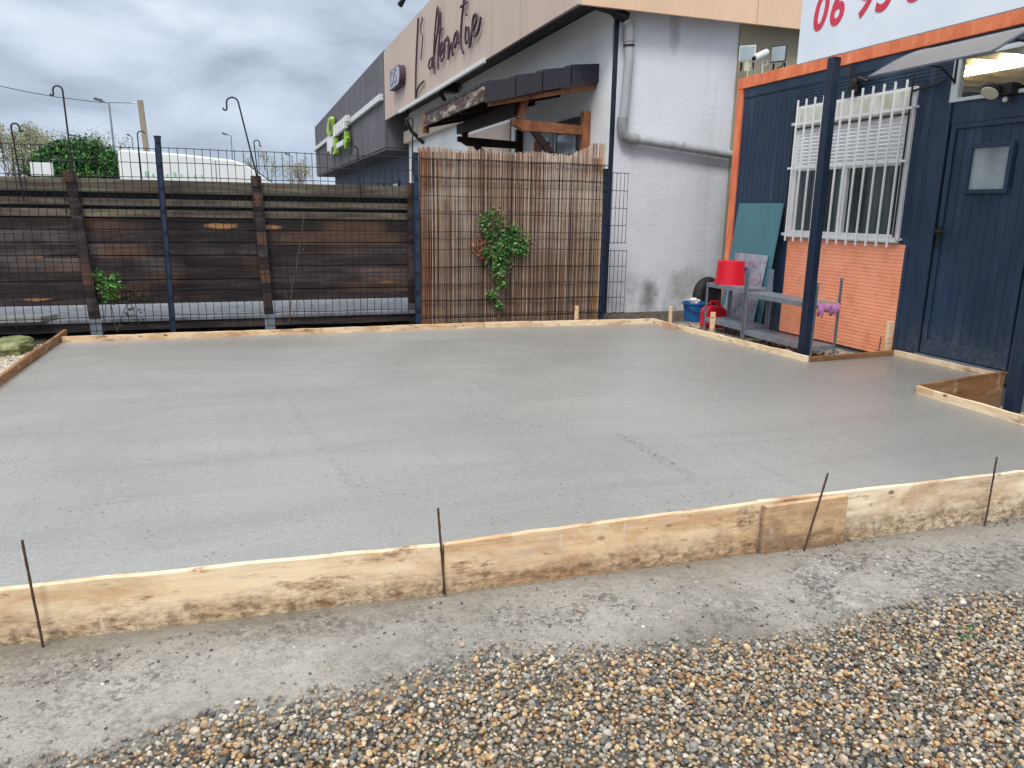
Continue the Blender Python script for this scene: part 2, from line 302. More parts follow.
def slab_mat():
    m = Mat('fresh_wet_concrete', .35, spec=.5)
    big = m.noise(.75, 4, .55, (.7, 1, 1), .6)
    base = m.ramp(big, [(.3, srgb(130, 131, 130)), (.7, srgb(149, 150, 149))])
    tr = m.noise(2.4, 5, .6, (.22, 1.6, 1), 1.0); base = m.mix(m.ramp(tr, [(.48, 0.0), (.72, .4)]), base, srgb(118, 119, 120))
    tr2 = m.noise(3.0, 5, .6, (1.8, .25, 1), .8, rot=(0, 0, .35)); base = m.mix(m.ramp(tr2, [(.55, 0.0), (.75, .28)]), base, srgb(118, 120, 121))
    f = m.noise(110, 3, .6); base = m.mix(m.ramp(f, [(.48, 0.0), (.66, .7)]), base, srgb(112, 113, 112))
    f2 = m.noise(38, 5, .75); base = m.mix(m.ramp(f2, [(.36, .22), (.46, 0.0)]), base, srgb(178, 178, 176))
    v = m.voro(22); msk = m.ramp(m.noise(1.6, 4, .6), [(.42, 0.0), (.56, 1.0)])
    pit = m.math('MULTIPLY', m.ramp(v, [(.08, .8), (.16, 0.0)]), msk); base = m.mix(pit, base, srgb(78, 80, 82))
    # lines of pits along trowel passes
    X_, Y_ = m.sep('X'), m.sep('Y')
    for (x0, y0, x1, y1, w_, k_) in ((2.02, 4.0, 2.05, 3.0, .05, 1.0), (1.30, 4.55, 1.75, 4.0, .03, .7), (-.9, 6.3, 1.2, 6.2, .02, .5), (2.6, 6.8, 3.5, 4.5, .03, .5), (.2, 5.2, .4, 3.4, .03, .5)):
        ln_ = math.hypot(x1-x0, y1-y0); nx, ny = -(y1-y0)/ln_, (x1-x0)/ln_; tx, ty = (x1-x0)/ln_, (y1-y0)/ln_
        dd = m.math('ADD', m.math('ADD', m.math('MULTIPLY', X_, nx), m.math('MULTIPLY', Y_, ny)), -(x0*nx+y0*ny)); dd = m.math('ADD', dd, m.math('MULTIPLY', m.math('SUBTRACT', tr, .5), .12))
        al = m.math('ADD', m.math('ADD', m.math('MULTIPLY', X_, tx), m.math('MULTIPLY', Y_, ty)), -(x0*tx+y0*ty))
        inside = m.math('MULTIPLY', m.rng_(al, 0, .2), m.rng_(al, ln_, ln_-.2)); band = m.math('MULTIPLY', m.rng_(m.math('ABSOLUTE', dd), w_, w_*.3), inside)
        sp_k = m.ramp(m.noise(36, 4, .7), [(.5, 0.0), (.6, 1.0)]); base = m.mix(m.math('MULTIPLY', m.math('MULTIPLY', band, sp_k), k_*.8), base, srgb(82, 82, 80))
    # damp, darker margin towards the cabin side
    dm = m.rng_(m.math('ADD', X_, m.math('MULTIPLY', m.math('SUBTRACT', big, .5), 3.0)), 2.6, 5.2, 0, .45); base = m.mix(dm, base, srgb(116, 114, 110))
    m.col(base)
    m.rough(m.math('SUBTRACT', m.ramp(m.noise(1.1, 4, .6, (.5, 1, 1)), [(.3, .27), (.7, .46)]), m.math('MULTIPLY', dm, .22)))
    hgt = m.math('ADD', m.math('ADD', m.math('MULTIPLY', f, .35), m.math('MULTIPLY', f2, .8)), m.math('MULTIPLY', m.math('ADD', tr, tr2), .9))
    hgt = m.math('SUBTRACT', hgt, m.math('MULTIPLY', pit, .6))
    m.bump(hgt, .5, .010); return m.m
MT['slab'] = slab_mat()
def ground_mat():
    m = Mat('cement_dusted_ground', .75, spec=.35)
    base = m.ramp(m.noise(1.6, 6, .65), [(.32, srgb(142, 139, 132)), (.5, srgb(164, 161, 155)), (.68, srgb(180, 178, 172))])
    base = m.mix(m.ramp(m.noise(55, 4, .7), [(.5, 0.0), (.68, .55)]), base, srgb(120, 116, 108))
    base = m.mix(m.ramp(m.noise(24, 5, .75), [(.56, 0.0), (.68, .6)]), base, srgb(104, 102, 96))
    base = m.mix(m.ramp(m.noise(30, 4, .7, (.7, 1, 1)), [(.3, .6), (.4, 0.0)]), base, srgb(196, 192, 184))
    clod = m.math('MULTIPLY', m.ramp(m.noise(2.6, 4, .6), [(.48, 0.0), (.6, 1.0)]), m.ramp(m.noise(34, 5, .8), [(.46, 0.0), (.56, .85)])); base = m.mix(clod, base, srgb(86, 85, 82))
    scuff = m.ramp(m.noise(9, 6, .75, (.45, 1.6, 1), .6), [(.54, 0.0), (.66, .5)]); base = m.mix(scuff, base, srgb(124, 121, 114))
    # brown damp band that follows the boards
    y = m.math('ADD', m.sep('Y'), m.math('MULTIPLY', m.math('SUBTRACT', m.noise(1.7, 5, .6), .5), .45))
    base = m.mix(m.rng_(y, 2.42, 2.68, 0, .55), base, srgb(132, 123, 108))
    # under-gravel earth in front
    base = m.mix(m.rng_(m.math('ADD', m.sep('Y'), m.math('MULTIPLY', m.math('SUBTRACT', m.noise(3, 4, .6), .5), .5)), 2.15, 1.9, 0, .9), base, srgb(112, 106, 94))
    # yard beyond: gravelly beige then asphalt far away
    far = m.rng_(m.sep('Y'), 3.5, 4.5); yard = m.ramp(m.voro(42, out='Color'), [(.2, srgb(130, 120, 106)), (.5, srgb(176, 166, 150)), (.8, srgb(206, 200, 188))])
    base = m.mix(far, base, yard)
    base = m.mix(m.rng_(m.sep('Y'), 8.2, 8.6), base, srgb(80, 74, 66))
    base = m.mix(m.rng_(m.sep('Y'), 12, 14), base, srgb(92, 92, 92))
    m.col(base); m.rough(m.ramp(m.noise(2.5, 4, .6), [(.35, .5), (.65, .85)]))
    m.bump(m.math('ADD', m.noise(60, 5, .75), m.math('MULTIPLY', m.noise(14, 5, .7), 1.8)), .95, .015); return m.m
MT['ground'] = ground_mat()
def glassy(name, c, rough=.06):
    m = Mat(name, rough, spec=.8); n = m.noise(2.5, 4, .6); m.col(m.ramp(n, [(.3, tuple(x*.6 for x in c[:3])+(1,)), (.7, c)])); return m.m
MT['glass_dark'] = glassy('dark_window_glass', srgb(60, 68, 72))
MT['glass_pale'] = glassy('pale_window_glass', srgb(150, 160, 166), .12)
def clear_glass():
    m = Mat('clear_glass', .03, spec=.5); m.col((.8, .86, .84, 1)); t = m.n('ShaderNodeBsdfTransparent'); t.inputs[0].default_value = (.92, .94, .93, 1)
    g = m.n('ShaderNodeBsdfGlossy'); g.inputs['Roughness'].default_value = .03; f = m.n('ShaderNodeLayerWeight'); f.inputs[0].default_value = .5
    fc = m.math('ADD', m.math('MULTIPLY', m.math('POWER', f.outputs['Facing'], 4.0), .5), .03)
    mx_ = m.n('ShaderNodeMixShader'); m.l(fc, mx_.inputs[0]); m.l(t.outputs[0], mx_.inputs[1]); m.l(g.outputs[0], mx_.inputs[2])
    o = m.t.nodes['Material Output']; m.l(mx_.outputs[0], o.inputs[0]); return m.m
MT['clear'] = clear_glass()
def curtain():
    m = Mat('curtained_glass', .08, spec=.7); w = m.noise(7, 4, .55, (1, 1, .12)); m.col(m.ramp(w, [(.35, srgb(30, 38, 40)), (.5, srgb(48, 60, 62)), (.65, srgb(78, 90, 90))])); return m.m
MT['curtain'] = curtain()
def ceiling():
    m = Mat('varnished_ceiling', .35, spec=.6); m.col(m.ramp(m.noise(3, 4, .6, (1, .4, 1)), [(.3, srgb(214, 190, 146)), (.7, srgb(240, 226, 192))])); return m.m
MT['ceiling'] = ceiling()
def translucent(name, c, t):
    m = Mat(name, .35); m.col(c); tr = m.n('ShaderNodeBsdfTranslucent'); tr.inputs[0].default_value = c
    mx_ = m.n('ShaderNodeMixShader'); mx_.inputs[0].default_value = t; m.l(m.b.outputs[0], mx_.inputs[1]); m.l(tr.outputs[0], mx_.inputs[2]); m.l(mx_.outputs[0], m.t.nodes['Material Output'].inputs[0]); return m.m
MT['polycarb'] = translucent('milky_polycarbonate', (.96, .97, 1, 1), .8)
MT['acrylic'] = painted('scuffed_acrylic', srgb(158, 164, 172), .25, .3, 6, streak=False)
def stained_acrylic():
    m = Mat('stained_acrylic', .3); b = m.ramp(m.noise(4, 5, .6), [(.3, srgb(120, 128, 138)), (.7, srgb(170, 172, 180))])
    b = m.mix(m.ramp(m.noise(6, 3, .6), [(.5, 0.0), (.62, .7)]), b, srgb(150, 100, 130)); b = m.mix(m.ramp(m.noise(14, 3), [(.58, 0.0), (.66, .7)]), b, srgb(80, 84, 130)); m.col(b); return m.m
MT['acrylic'] = stained_acrylic()
def emis(name, c, k):
    m = Mat(name); m.b.inputs['Emission Color'].default_value = c; m.b.inputs['Emission Strength'].default_value = k; return m.m
MT['tube_light'] = emis('lit_tube', (1, .86, .62, 1), 75)
def signboard():
    m = Mat('white_sign_board', .4); b = m.ramp(m.noise(1.5, 4, .6), [(.3, srgb(206, 216, 228)), (.7, srgb(218, 226, 236))])
    b = m.mix(m.ramp(m.voro(5.5), [(.02, .8), (.04, 0.0)]), b, srgb(110, 112, 118)); m.col(b); return m.m
MT['signboard'] = signboard()

# ---------------------------------------------------------------- mesh kit
class MB:
    def __init__(s): s.v = []; s.f = []; s.c = []; s.cur = None
    def add(s, vs, fs):
        o = len(s.v); s.v += [tuple(map(float, v)) for v in vs]; s.f += [tuple(i+o for i in f) for f in fs]; s.c += [s.cur]*len(fs); return s
    def box(s, a, b):
        x0, y0, z0 = [min(p, q) for p, q in zip(a, b)]; x1, y1, z1 = [max(p, q) for p, q in zip(a, b)]
        return s.add([(x0, y0, z0), (x1, y0, z0), (x1, y1, z0), (x0, y1, z0), (x0, y0, z1), (x1, y0, z1), (x1, y1, z1), (x0, y1, z1)],
                     [(0, 3, 2, 1), (4, 5, 6, 7), (0, 1, 5, 4), (1, 2, 6, 5), (2, 3, 7, 6), (3, 0, 4, 7)])
    def bar(s, p, q, w, d, up=(0, 0, 1)):      # rectangular bar p->q, width w (sideways), depth d (along up)
        p, q = Vector(p), Vector(q); a = (q-p).normalized(); u = Vector(up); u = (u-a*u.dot(a))
        if u.length < 1e-4: u = Vector((1, 0, 0)) if abs(a.x) < .9 else Vector((0, 1, 0)); u = u-a*u.dot(a)
        u.normalize(); r = a.cross(u); vs = []
        for c in (p, q):
            for i, j in ((-1, -1), (1, -1), (1, 1), (-1, 1)): vs.append(c+r*(i*w/2)+u*(j*d/2))
        return s.add(vs, [(0, 3, 2, 1), (4, 5, 6, 7), (0, 1, 5, 4), (1, 2, 6, 5), (2, 3, 7, 6), (3, 0, 4, 7)])
    def tube(s, pts, r, n=8, caps=True):
        pts = [Vector(p) for p in pts]; rs = r if isinstance(r, (list, tuple)) else [r]*len(pts); vs = []; prev = None
        for i, p in enumerate(pts):
            a = (pts[min(i+1, len(pts)-1)]-pts[max(i-1, 0)]).normalized()
            u = prev-a*prev.dot(a) if prev is not None else (Vector((0, 0, 1)) if abs(a.z) < .9 else Vector((1, 0, 0)))-a*(a.z if abs(a.z) < .9 else a.x)
            u.normalize(); prev = u; w = a.cross(u)
            for k in range(n): t = 2*math.pi*k/n; vs.append(p+(u*math.cos(t)+w*math.sin(t))*rs[i])
        fs = [(i*n+k, i*n+(k+1) % n, (i+1)*n+(k+1) % n, (i+1)*n+k) for i in range(len(pts)-1) for k in range(n)]
        if caps: fs += [tuple(range(n))[::-1], tuple((len(pts)-1)*n+k for k in range(n))]
        return s.add(vs, fs)
    def lathe(s, c, prof, n=28, axis=None, close=True):       # prof: (radius, height)
        c = Vector(c); rot = Vector((0, 0, 1)).rotation_difference(Vector(axis).normalized()) if axis else None; vs = []
        for r, h in prof:
            for k in range(n):
                t = 2*math.pi*k/n; p = Vector((r*math.cos(t), r*math.sin(t), h)); vs.append(c+(rot @ p if rot else p))
        fs = [(i*n+k, i*n+(k+1) % n, (i+1)*n+(k+1) % n, (i+1)*n+k) for i in range(len(prof)-1) for k in range(n)]
        if close:
            if prof[0][0] > 1e-4: fs.append(tuple(range(n))[::-1])
            if prof[-1][0] > 1e-4: fs.append(tuple((len(prof)-1)*n+k for k in range(n)))
        return s.add(vs, fs)
    def prism(s, poly, off):      # poly: list of 3d points, extruded by the offset vector
        n = len(poly); o = Vector(off); vs = [Vector(p) for p in poly]+[Vector(p)+o for p in poly]
        return s.add(vs, [tuple(range(n))[::-1], tuple(range(n, 2*n))]+[(i, (i+1) % n, n+(i+1) % n, n+i) for i in range(n)])
    def build(s, name, mat, parent=None, bevel=0, smooth=False, loc=None, rot=None):
        base = Vector((0, 0, 0)); q = parent
        while q is not None: base += q.location; q = q.parent
        if loc is not None and parent is None: base = Vector((0, 0, 0))
        me = bpy.data.meshes.new(name); me.from_pydata([tuple(Vector(v)-base) for v in s.v], [], s.f)
        if any(c is not None for c in s.c):
            a = me.color_attributes.new('Col', 'FLOAT_COLOR', 'CORNER'); arr = []
            for p, c in zip(me.polygons, s.c):
                arr += list(c or (1, 1, 1, 1))*p.loop_total
            a.data.foreach_set('color', arr)
        me.materials.append(mat if not isinstance(mat, str) else MT[mat])
        bm = bmesh.new(); bm.from_mesh(me); bmesh.ops.recalc_face_normals(bm, faces=bm.faces); bm.to_mesh(me); bm.free()
        o = bpy.data.objects.new(name, me); COL.objects.link(o)
        if parent is not None: o.parent = parent
        if loc is not None: o.location = loc
        if rot is not None: o.rotation_euler = rot
        if bevel:
            b = o.modifiers.new('bevel', 'BEVEL'); b.width = bevel; b.segments = 2; b.limit_method = 'ANGLE'
        if smooth:
            for p in me.polygons: p.use_smooth = True
            me.set_sharp_from_angle(angle=R(40))
        return o
def tag(o, label=None, cat=None, group=None, kind=None):
    for k, v in (('label', label), ('category', cat), ('group', group), ('kind', kind)):
        if v: o[k] = v
    return o
def thing(name, loc, label, cat, group=None):
    o = bpy.data.objects.new(name, None); COL.objects.link(o); o.location = loc; o.empty_display_size = .1
    return tag(o, label, cat, group)
def arc(c, r, a0, a1, n, plane='xz'):
    out = []
    for i in range(n+1):
        t = R(a0+(a1-a0)*i/n); u, v = r*math.cos(t), r*math.sin(t)
        out.append((c[0]+u, c[1], c[2]+v) if plane == 'xz' else (c[0], c[1]+u, c[2]+v))
    return out
# value noise for geometry
_lat = rng.random((256, 256))
def vnoise(x, y):
    x = np.asarray(x, float); y = np.asarray(y, float); xi = np.floor(x).astype(int); yi = np.floor(y).astype(int)
    fx = x-xi; fy = y-yi; fx = fx*fx*(3-2*fx); fy = fy*fy*(3-2*fy)
    g = lambda a, b: _lat[a % 256, b % 256]
    return (g(xi, yi)*(1-fx)+g(xi+1, yi)*fx)*(1-fy)+(g(xi, yi+1)*(1-fx)+g(xi+1, yi+1)*fx)*fy
def fbm(x, y, o=4):
    s = 0; a = .5
    for i in range(o): s = s+a*vnoise(x*2**i+i*17.3, y*2**i+i*9.1); a *= .5
    return s
# ---------------------------------------------------------------- ground
def gz(x, y):
    x = np.asarray(x, float); y = np.asarray(y, float)
    front = -.165-.019*np.clip(x+.86, -1, 6)-.035*np.clip((.5-x)/1.4, 0, 1)
    back = np.full_like(front, -.11)
    left = np.where(x < -1.78, -.06, -.25)
    t = np.clip((y-2.7)/.6, 0, 1); z = front*(1-t)+left*t
    t2 = np.clip((y-7.9)/.5, 0, 1); z = z*(1-t2)+back*t2
    t3 = np.clip((x-4.72)/.05, 0, 1)*np.clip((y-5.45)/.05, 0, 1); z = z*(1-t3)+(-.1)*t3
    return z
EDGE_X = [-2.5, -.74, -.4, -.08, .3, .69, 1.1, 1.44, 1.8, 2.2, 2.9, 3.6]
EDGE_Y = [2.05, 2.10, 2.14, 2.24, 2.20, 2.27, 2.14, 2.09, 2.06, 2.10, 2.02, 2.0]
def edge(x): return np.interp(x, EDGE_X, EDGE_Y)+.16*(fbm(x*2.3+5, x*0+3.1, 4)-.47)
def build_ground():
    xs = np.concatenate([-np.geomspace(400, 3.4, 26), np.arange(-3.2, -1.2, .1), np.arange(-1.2, 4.3, .016), np.arange(4.35, 8, .15), np.geomspace(8.2, 400, 24)])
    ys = np.concatenate([-np.geomspace(100, 1, 12), np.arange(-.8, 1.0, .1), np.arange(1.0, 2.75, .016), np.arange(2.8, 9.8, .1), np.geomspace(10, 600, 30)])
    X, Y = np.meshgrid(xs, ys); Z = gz(X, Y)
    near = ((X > -1.3) & (X < 4.3) & (Y > .9) & (Y < 2.8))
    flat = np.clip((2.66-Y)/.12, .12, 1); hum = (.030*(fbm(X*3, Y*3, 4)-.47)+.016*(fbm(X*17, Y*17, 3)-.44))*flat-.012*(Y > 2.635)
    lump = flat*np.clip(fbm(X*32+40, Y*32, 3)-.52, 0, 1)*.13*np.clip(fbm(X*2.2, Y*2.2+8, 2)*2-.45, 0, 1)
    Z = Z+np.where(near, hum+lump, 0)
    grav = Y < edge(X); Z = Z-np.where(grav & near, .012, 0)
    n, k = X.shape; V = np.stack([X, Y, Z], -1).reshape(-1, 3)
    i = np.arange(n-1)[:, None]*k+np.arange(k-1)[None, :]; F = np.stack([i, i+1, i+k+1, i+k], -1).reshape(-1, 4)
    me = bpy.data.meshes.new('ground'); me.vertices.add(len(V)); me.vertices.foreach_set('co', V.ravel()); me.loops.add(F.size); me.loops.foreach_set('vertex_index', F.ravel())
    me.polygons.add(len(F)); me.polygons.foreach_set('loop_start', np.arange(len(F))*4); me.polygons.foreach_set('loop_total', np.full(len(F), 4)); me.update(calc_edges=True)
    for p in me.polygons: p.use_smooth = True
    me.materials.append(MT['ground']); o = bpy.data.objects.new('ground', me); COL.objects.link(o); o['kind'] = 'structure'
build_ground()
# ---------------------------------------------------------------- concrete slab
SX0, SX1, SY0, SY1 = -1.77, 4.70, 2.71, 8.02
def build_slab():
    poly = [(-1.77, 2.86), (.66, 2.69), (2.2, 2.672), (4.62, 2.672), (4.66, 3.4), (4.73, 4.20), (5.79, 4.36), (5.79, 5.46), (4.74, 5.40), (4.50, 7.80), (2.45, 8.0), (-1.73, 8.05)]
    b = MB(); b.prism([(x, y, -.16) for x, y in poly], (0, 0, .16)); o = b.build('concrete_slab', 'slab'); o['kind'] = 'structure'
build_slab()
# ---------------------------------------------------------------- shuttering boards
def board(p, q, ztop, h, t, mat, label, zt2=None, jag=.003, side=1):
    p, q = Vector(p+(0,)), Vector(q+(0,)); ln = (q-p).length; n = max(6, int(ln/.12)); b = MB(); vs = []
    zt2 = ztop if zt2 is None else zt2
    for i in range(n+1):
        x = ln*i/n; z = ztop+(zt2-ztop)*i/n+random.uniform(-jag, jag); w = .004*math.sin(x*2.1+p.x)
        vs += [(x, w, z-h), (x, w+t*side, z-h), (x, w+t*side, z), (x, w, z)]
    fs = [(i*4+k, i*4+(k+1) % 4, i*4+4+(k+1) % 4, i*4+4+k) for i in range(n) for k in range(4)]+[(0, 1, 2, 3), tuple(n*4+k for k in (3, 2, 1, 0))]
    b.add(vs, fs); a = math.atan2((q-p).y, (q-p).x)
    o = b.build('formwork_board', mat, bevel=.0025, loc=(p.x, p.y, 0), rot=(0, 0, a))
    return tag(o, label, 'board', 'formwork boards round the fresh slab')
board((-2.1, 2.872), (.655, 2.663), .0, .30, .027, 'pine', 'long pale pine board at the near left edge of the slab', .008)
board((.662, 2.663), (2.13, 2.644), .010, .26, .027, 'pine_orange', 'warm honey coloured board between the middle steel stake and the short splice board', .022)
board((2.135, 2.648), (4.6, 2.62), .022, .30, .027, 'pine_streaky', 'pale board with brown knotty streaks at the near right edge of the slab', .0)
board((2.14, 2.612), (2.60, 2.606), .006, .262, .028, 'pine_splice', 'short splice board with a dark top edge nailed over the joint of the near edge', .014)
board((-1.72, 8.03), (2.46, 7.985), .055, .25, .027, 'pine_orange', 'long stained board along the far edge of the slab below the dark timber fence', .058)
board((2.465, 7.99), (4.50, 7.80), .062, .25, .027, 'pine', 'pale board along the far edge of the slab below the reed screen', .062)
board((4.50, 7.86), (4.71, 5.40), .06, .25, .027, 'pine', 'pale board along the right edge of the slab beside the metal shelves', .055)
board((-1.765, 2.9), (-1.735, 8.35), .05, .25, .03, 'pine_dark', 'dark stained board along the left edge of the slab', .075, side=1)
board((4.73, 5.385), (5.79, 5.455), .045, .22, .025, 'pine_dark', 'short brown board closing the slab between the near steel column and the cabin', .05)
board((5.80, 5.46), (5.80, 4.36), .05, .22, .027, 'pine', 'pale board under the navy cabin door', .05, side=-1)
board((4.72, 4.185), (5.80, 4.335), .06, .36, .027, 'pine_dark', 'brown board forming the far side of the box left open by the door', .075)
board((4.715, 4.18), (4.63, 2.66), .06, .30, .027, 'pine', 'pale board forming the left side of the box left open by the door', .06, side=-1)
# steel pins
def pin(px0, px1, Y, label, r=.0045):
    a = Vector(ony(px0[0], px0[1], Y-.012)); c = Vector(ony(px1[0], px1[1], Y-.012)); d = (a-c); c = c-d*.25
    b = MB(); n = 16; b.tube([c+(a-c)*i/n+Vector((random.uniform(-1, 1)*.0006, 0, 0)) for i in range(n+1)], [r*(1.12 if i % 2 else .95) for i in range(n+1)], 8)
    o = b.build('steel_stake', 'rust', smooth=True); tag(o, label, 'stake', 'rusty steel stakes holding the near boards')
pin((22, 540), (42, 641), 2.75, 'rusty steel stake leaning at the far left of the near boards')
pin((438, 508), (444, 584), 2.66, 'upright rusty steel stake at the joint in the middle of the near boards')
pin((828, 473), (808, 538), 2.60, 'rusty steel stake leaning right in front of the short splice board')
pin((997, 457), (987, 513), 2.60, 'rusty steel stake near the right end of the near boards')
a = Vector(onz(877, 357, -.05)); b = MB(); b.tube([a-Vector((0, 0, .1)), a+Vector((.02, 0, .2))], .005, 8)
tag(b.build('steel_stake', 'rust'), 'thin rusty rod standing in the soil before the orange cabin panel', 'stake')
def stake(x, y, z0, z1, w, label, tilt=(0, 0), mat='pine_orange'):
    b = MB(); b.prism([(x-w/2, y-w*.35, z0), (x+w/2, y-w*.35, z0), (x+w/2, y+w*.35, z0), (x-w/2, y+w*.35, z0)], (tilt[0], tilt[1], z1-z0))
    tag(b.build('wooden_stake', mat, bevel=.002), label, 'stake', 'short wooden stakes behind the boards')
p = ony(577, 306, 8.06); stake(p[0], 8.07, -.1, p[2], .04, 'short wooden stake behind the far board in front of the reed screen')
p = onx(671, 306, 4.66); stake(4.66, p[1], -.1, p[2], .035, 'small wooden stake beside the white wall and the blue bucket')
p = onx(713, 315, 4.70); stake(4.70, p[1], -.1, p[2]+.03, .045, 'pale wooden stake in front of the red jerrycan')
p = onx(893, 322, 5.74); stake(5.74, p[1]+.03, -.1, p[2], .05, 'tall wooden stake against the right end of the orange panel', (0, 0))
p = onz(884, 345, -.0); stake(p[0]-.02, p[1]+.08, -.1, .04, .11, 'stubby wooden block in the soil below the orange panel')
# ---------------------------------------------------------------- gravel and debris
def rocks(n_lat, pts, sizes, cols, name, flat=(.55, .8)):
    bm = bmesh.new(); bmesh.ops.create_icosphere(bm, subdivisions=2, radius=1); base = np.array([v.co[:] for v in bm.verts]); fac = np.array([[v.index for v in f.verts] for f in bm.faces]); bm.free()
    vars_ = []
    for k in range(14):
        d = rng.normal(size=(11, 3)); d /= np.linalg.norm(d, axis=1)[:, None]; off = rng.uniform(.5, .85, 11); v = base.copy()
        for dd, oo in zip(d, off):
            h = v@dd; v = v-np.outer(np.clip(h-oo, 0, None)*.92, dd)
        vars_.append(v)
    vars_ = np.array(vars_); N = len(pts); nv = len(base)
    vid = rng.integers(0, 14, N); sx = np.stack([rng.uniform(.85, 1.25, N), rng.uniform(.7, 1, N), rng.uniform(flat[0], flat[1], N)], -1)*sizes[:, None]/2
    V = vars_[vid]*sx[:, None, :]
    th = rng.uniform(0, 2*np.pi, N); ph = rng.normal(0, .35, N); ct, st = np.cos(th), np.sin(th); cp, sp_ = np.cos(ph), np.sin(ph)
    y = V[..., 1]*cp[:, None]-V[..., 2]*sp_[:, None]; z = V[..., 1]*sp_[:, None]+V[..., 2]*cp[:, None]; x = V[..., 0]
    V = np.stack([x*ct[:, None]-y*st[:, None], x*st[:, None]+y*ct[:, None], z], -1)+pts[:, None, :]
    F = (fac[None]+(np.arange(N)*nv)[:, None, None]).reshape(-1, 3); V = V.reshape(-1, 3)
    me = bpy.data.meshes.new(name); me.vertices.add(len(V)); me.vertices.foreach_set('co', V.ravel()); me.loops.add(F.size); me.loops.foreach_set('vertex_index', F.ravel())
    me.polygons.add(len(F)); me.polygons.foreach_set('loop_start', np.arange(len(F))*3); me.polygons.foreach_set('loop_total', np.full(len(F), 3)); me.update(calc_edges=True)
    me.polygons.foreach_set('use_smooth', np.ones(len(F), bool))
    a = me.color_attributes.new('Col', 'FLOAT_COLOR', 'POINT'); c4 = np.concatenate([np.repeat(cols, nv, 0), np.ones((len(V), 1))], 1); a.data.foreach_set('color', c4.ravel())
    me.materials.append(MT['pebble']); o = bpy.data.objects.new(name, me); COL.objects.link(o); return o
PAL = np.array([srgb(*c)[:3] for c in [(150, 148, 142), (178, 172, 160), (124, 120, 112), (198, 190, 176), (214, 206, 192), (186, 158, 122), (200, 166, 118), (168, 134, 98), (150, 112, 84), (98, 98, 100), (80, 82, 86), (190, 176, 156), (132, 124, 108), (212, 186, 146)]])
PW = np.array([13, 11, 12, 5, 2.5, 11, 5, 10, 6, 9, 4, 10, 12, 4], float); PW /= PW.sum()
def pebbles():
    sp0 = .0148; gx, gy = np.meshgrid(np.arange(-1.5, 3.9, sp0), np.arange(.85, 2.5, sp0)); x = gx.ravel()+rng.uniform(-.008, .008, gx.size); y = gy.ravel()+rng.uniform(-.008, .008, gx.size)
    vis = y > (2.07-.325*(x+.71)-.35); d = edge(x)-y+.10*(fbm(x*7, y*7+3, 3)-.45)
    keep = vis & (rng.random(x.size) < np.clip(.22+d*6, 0, 1)) & (d > -.06)
    strag = vis & (d <= -.06) & (rng.random(x.size) < .07*np.exp(np.clip(d, -2, 0)*8)) & (y < 2.6)
    k = keep | strag; x, y, d = x[k], y[k], d[k]; N = len(x)
    s = np.clip(rng.lognormal(math.log(.0172), .27, N), .009, .034); z = gz(x, y)+.030*(fbm(x*3, y*3, 4)-.47)+s*.12+rng.uniform(-.002, .005, N)-np.where(d < .04, .004, 0)
    pts = np.stack([x, y, z], -1); ci = rng.choice(len(PAL), N, p=PW); c = PAL[ci]*rng.uniform(.60, 1.0, (N, 1))
    # stones by the cement strip are dusted grey
    t = np.clip(1-d/.16, 0, 1)[:, None]*.55; c = c*(1-t)+np.array(srgb(140, 137, 130)[:3])*t
    # second scattering lying on top
    m2 = (rng.random(N) < .28) & (d > .06); p2_ = pts[m2]+np.stack([rng.uniform(-.01, .01, m2.sum()), rng.uniform(-.01, .01, m2.sum()), np.full(m2.sum(), .010)], -1)
    P = np.concatenate([pts, p2_]); SZ = np.concatenate([s, s[m2]*rng.uniform(.7, 1.1, m2.sum())]); C = np.concatenate([c, PAL[rng.choice(len(PAL), m2.sum(), p=PW)]*rng.uniform(.65, 1.0, (m2.sum(), 1))])
    o = rocks(0, P, SZ, C, 'gravel'); tag(o, 'loose wet river gravel in mixed tan, grey and white in the foreground', 'gravel', kind='stuff')
    print('pebbles', len(P))
pebbles()
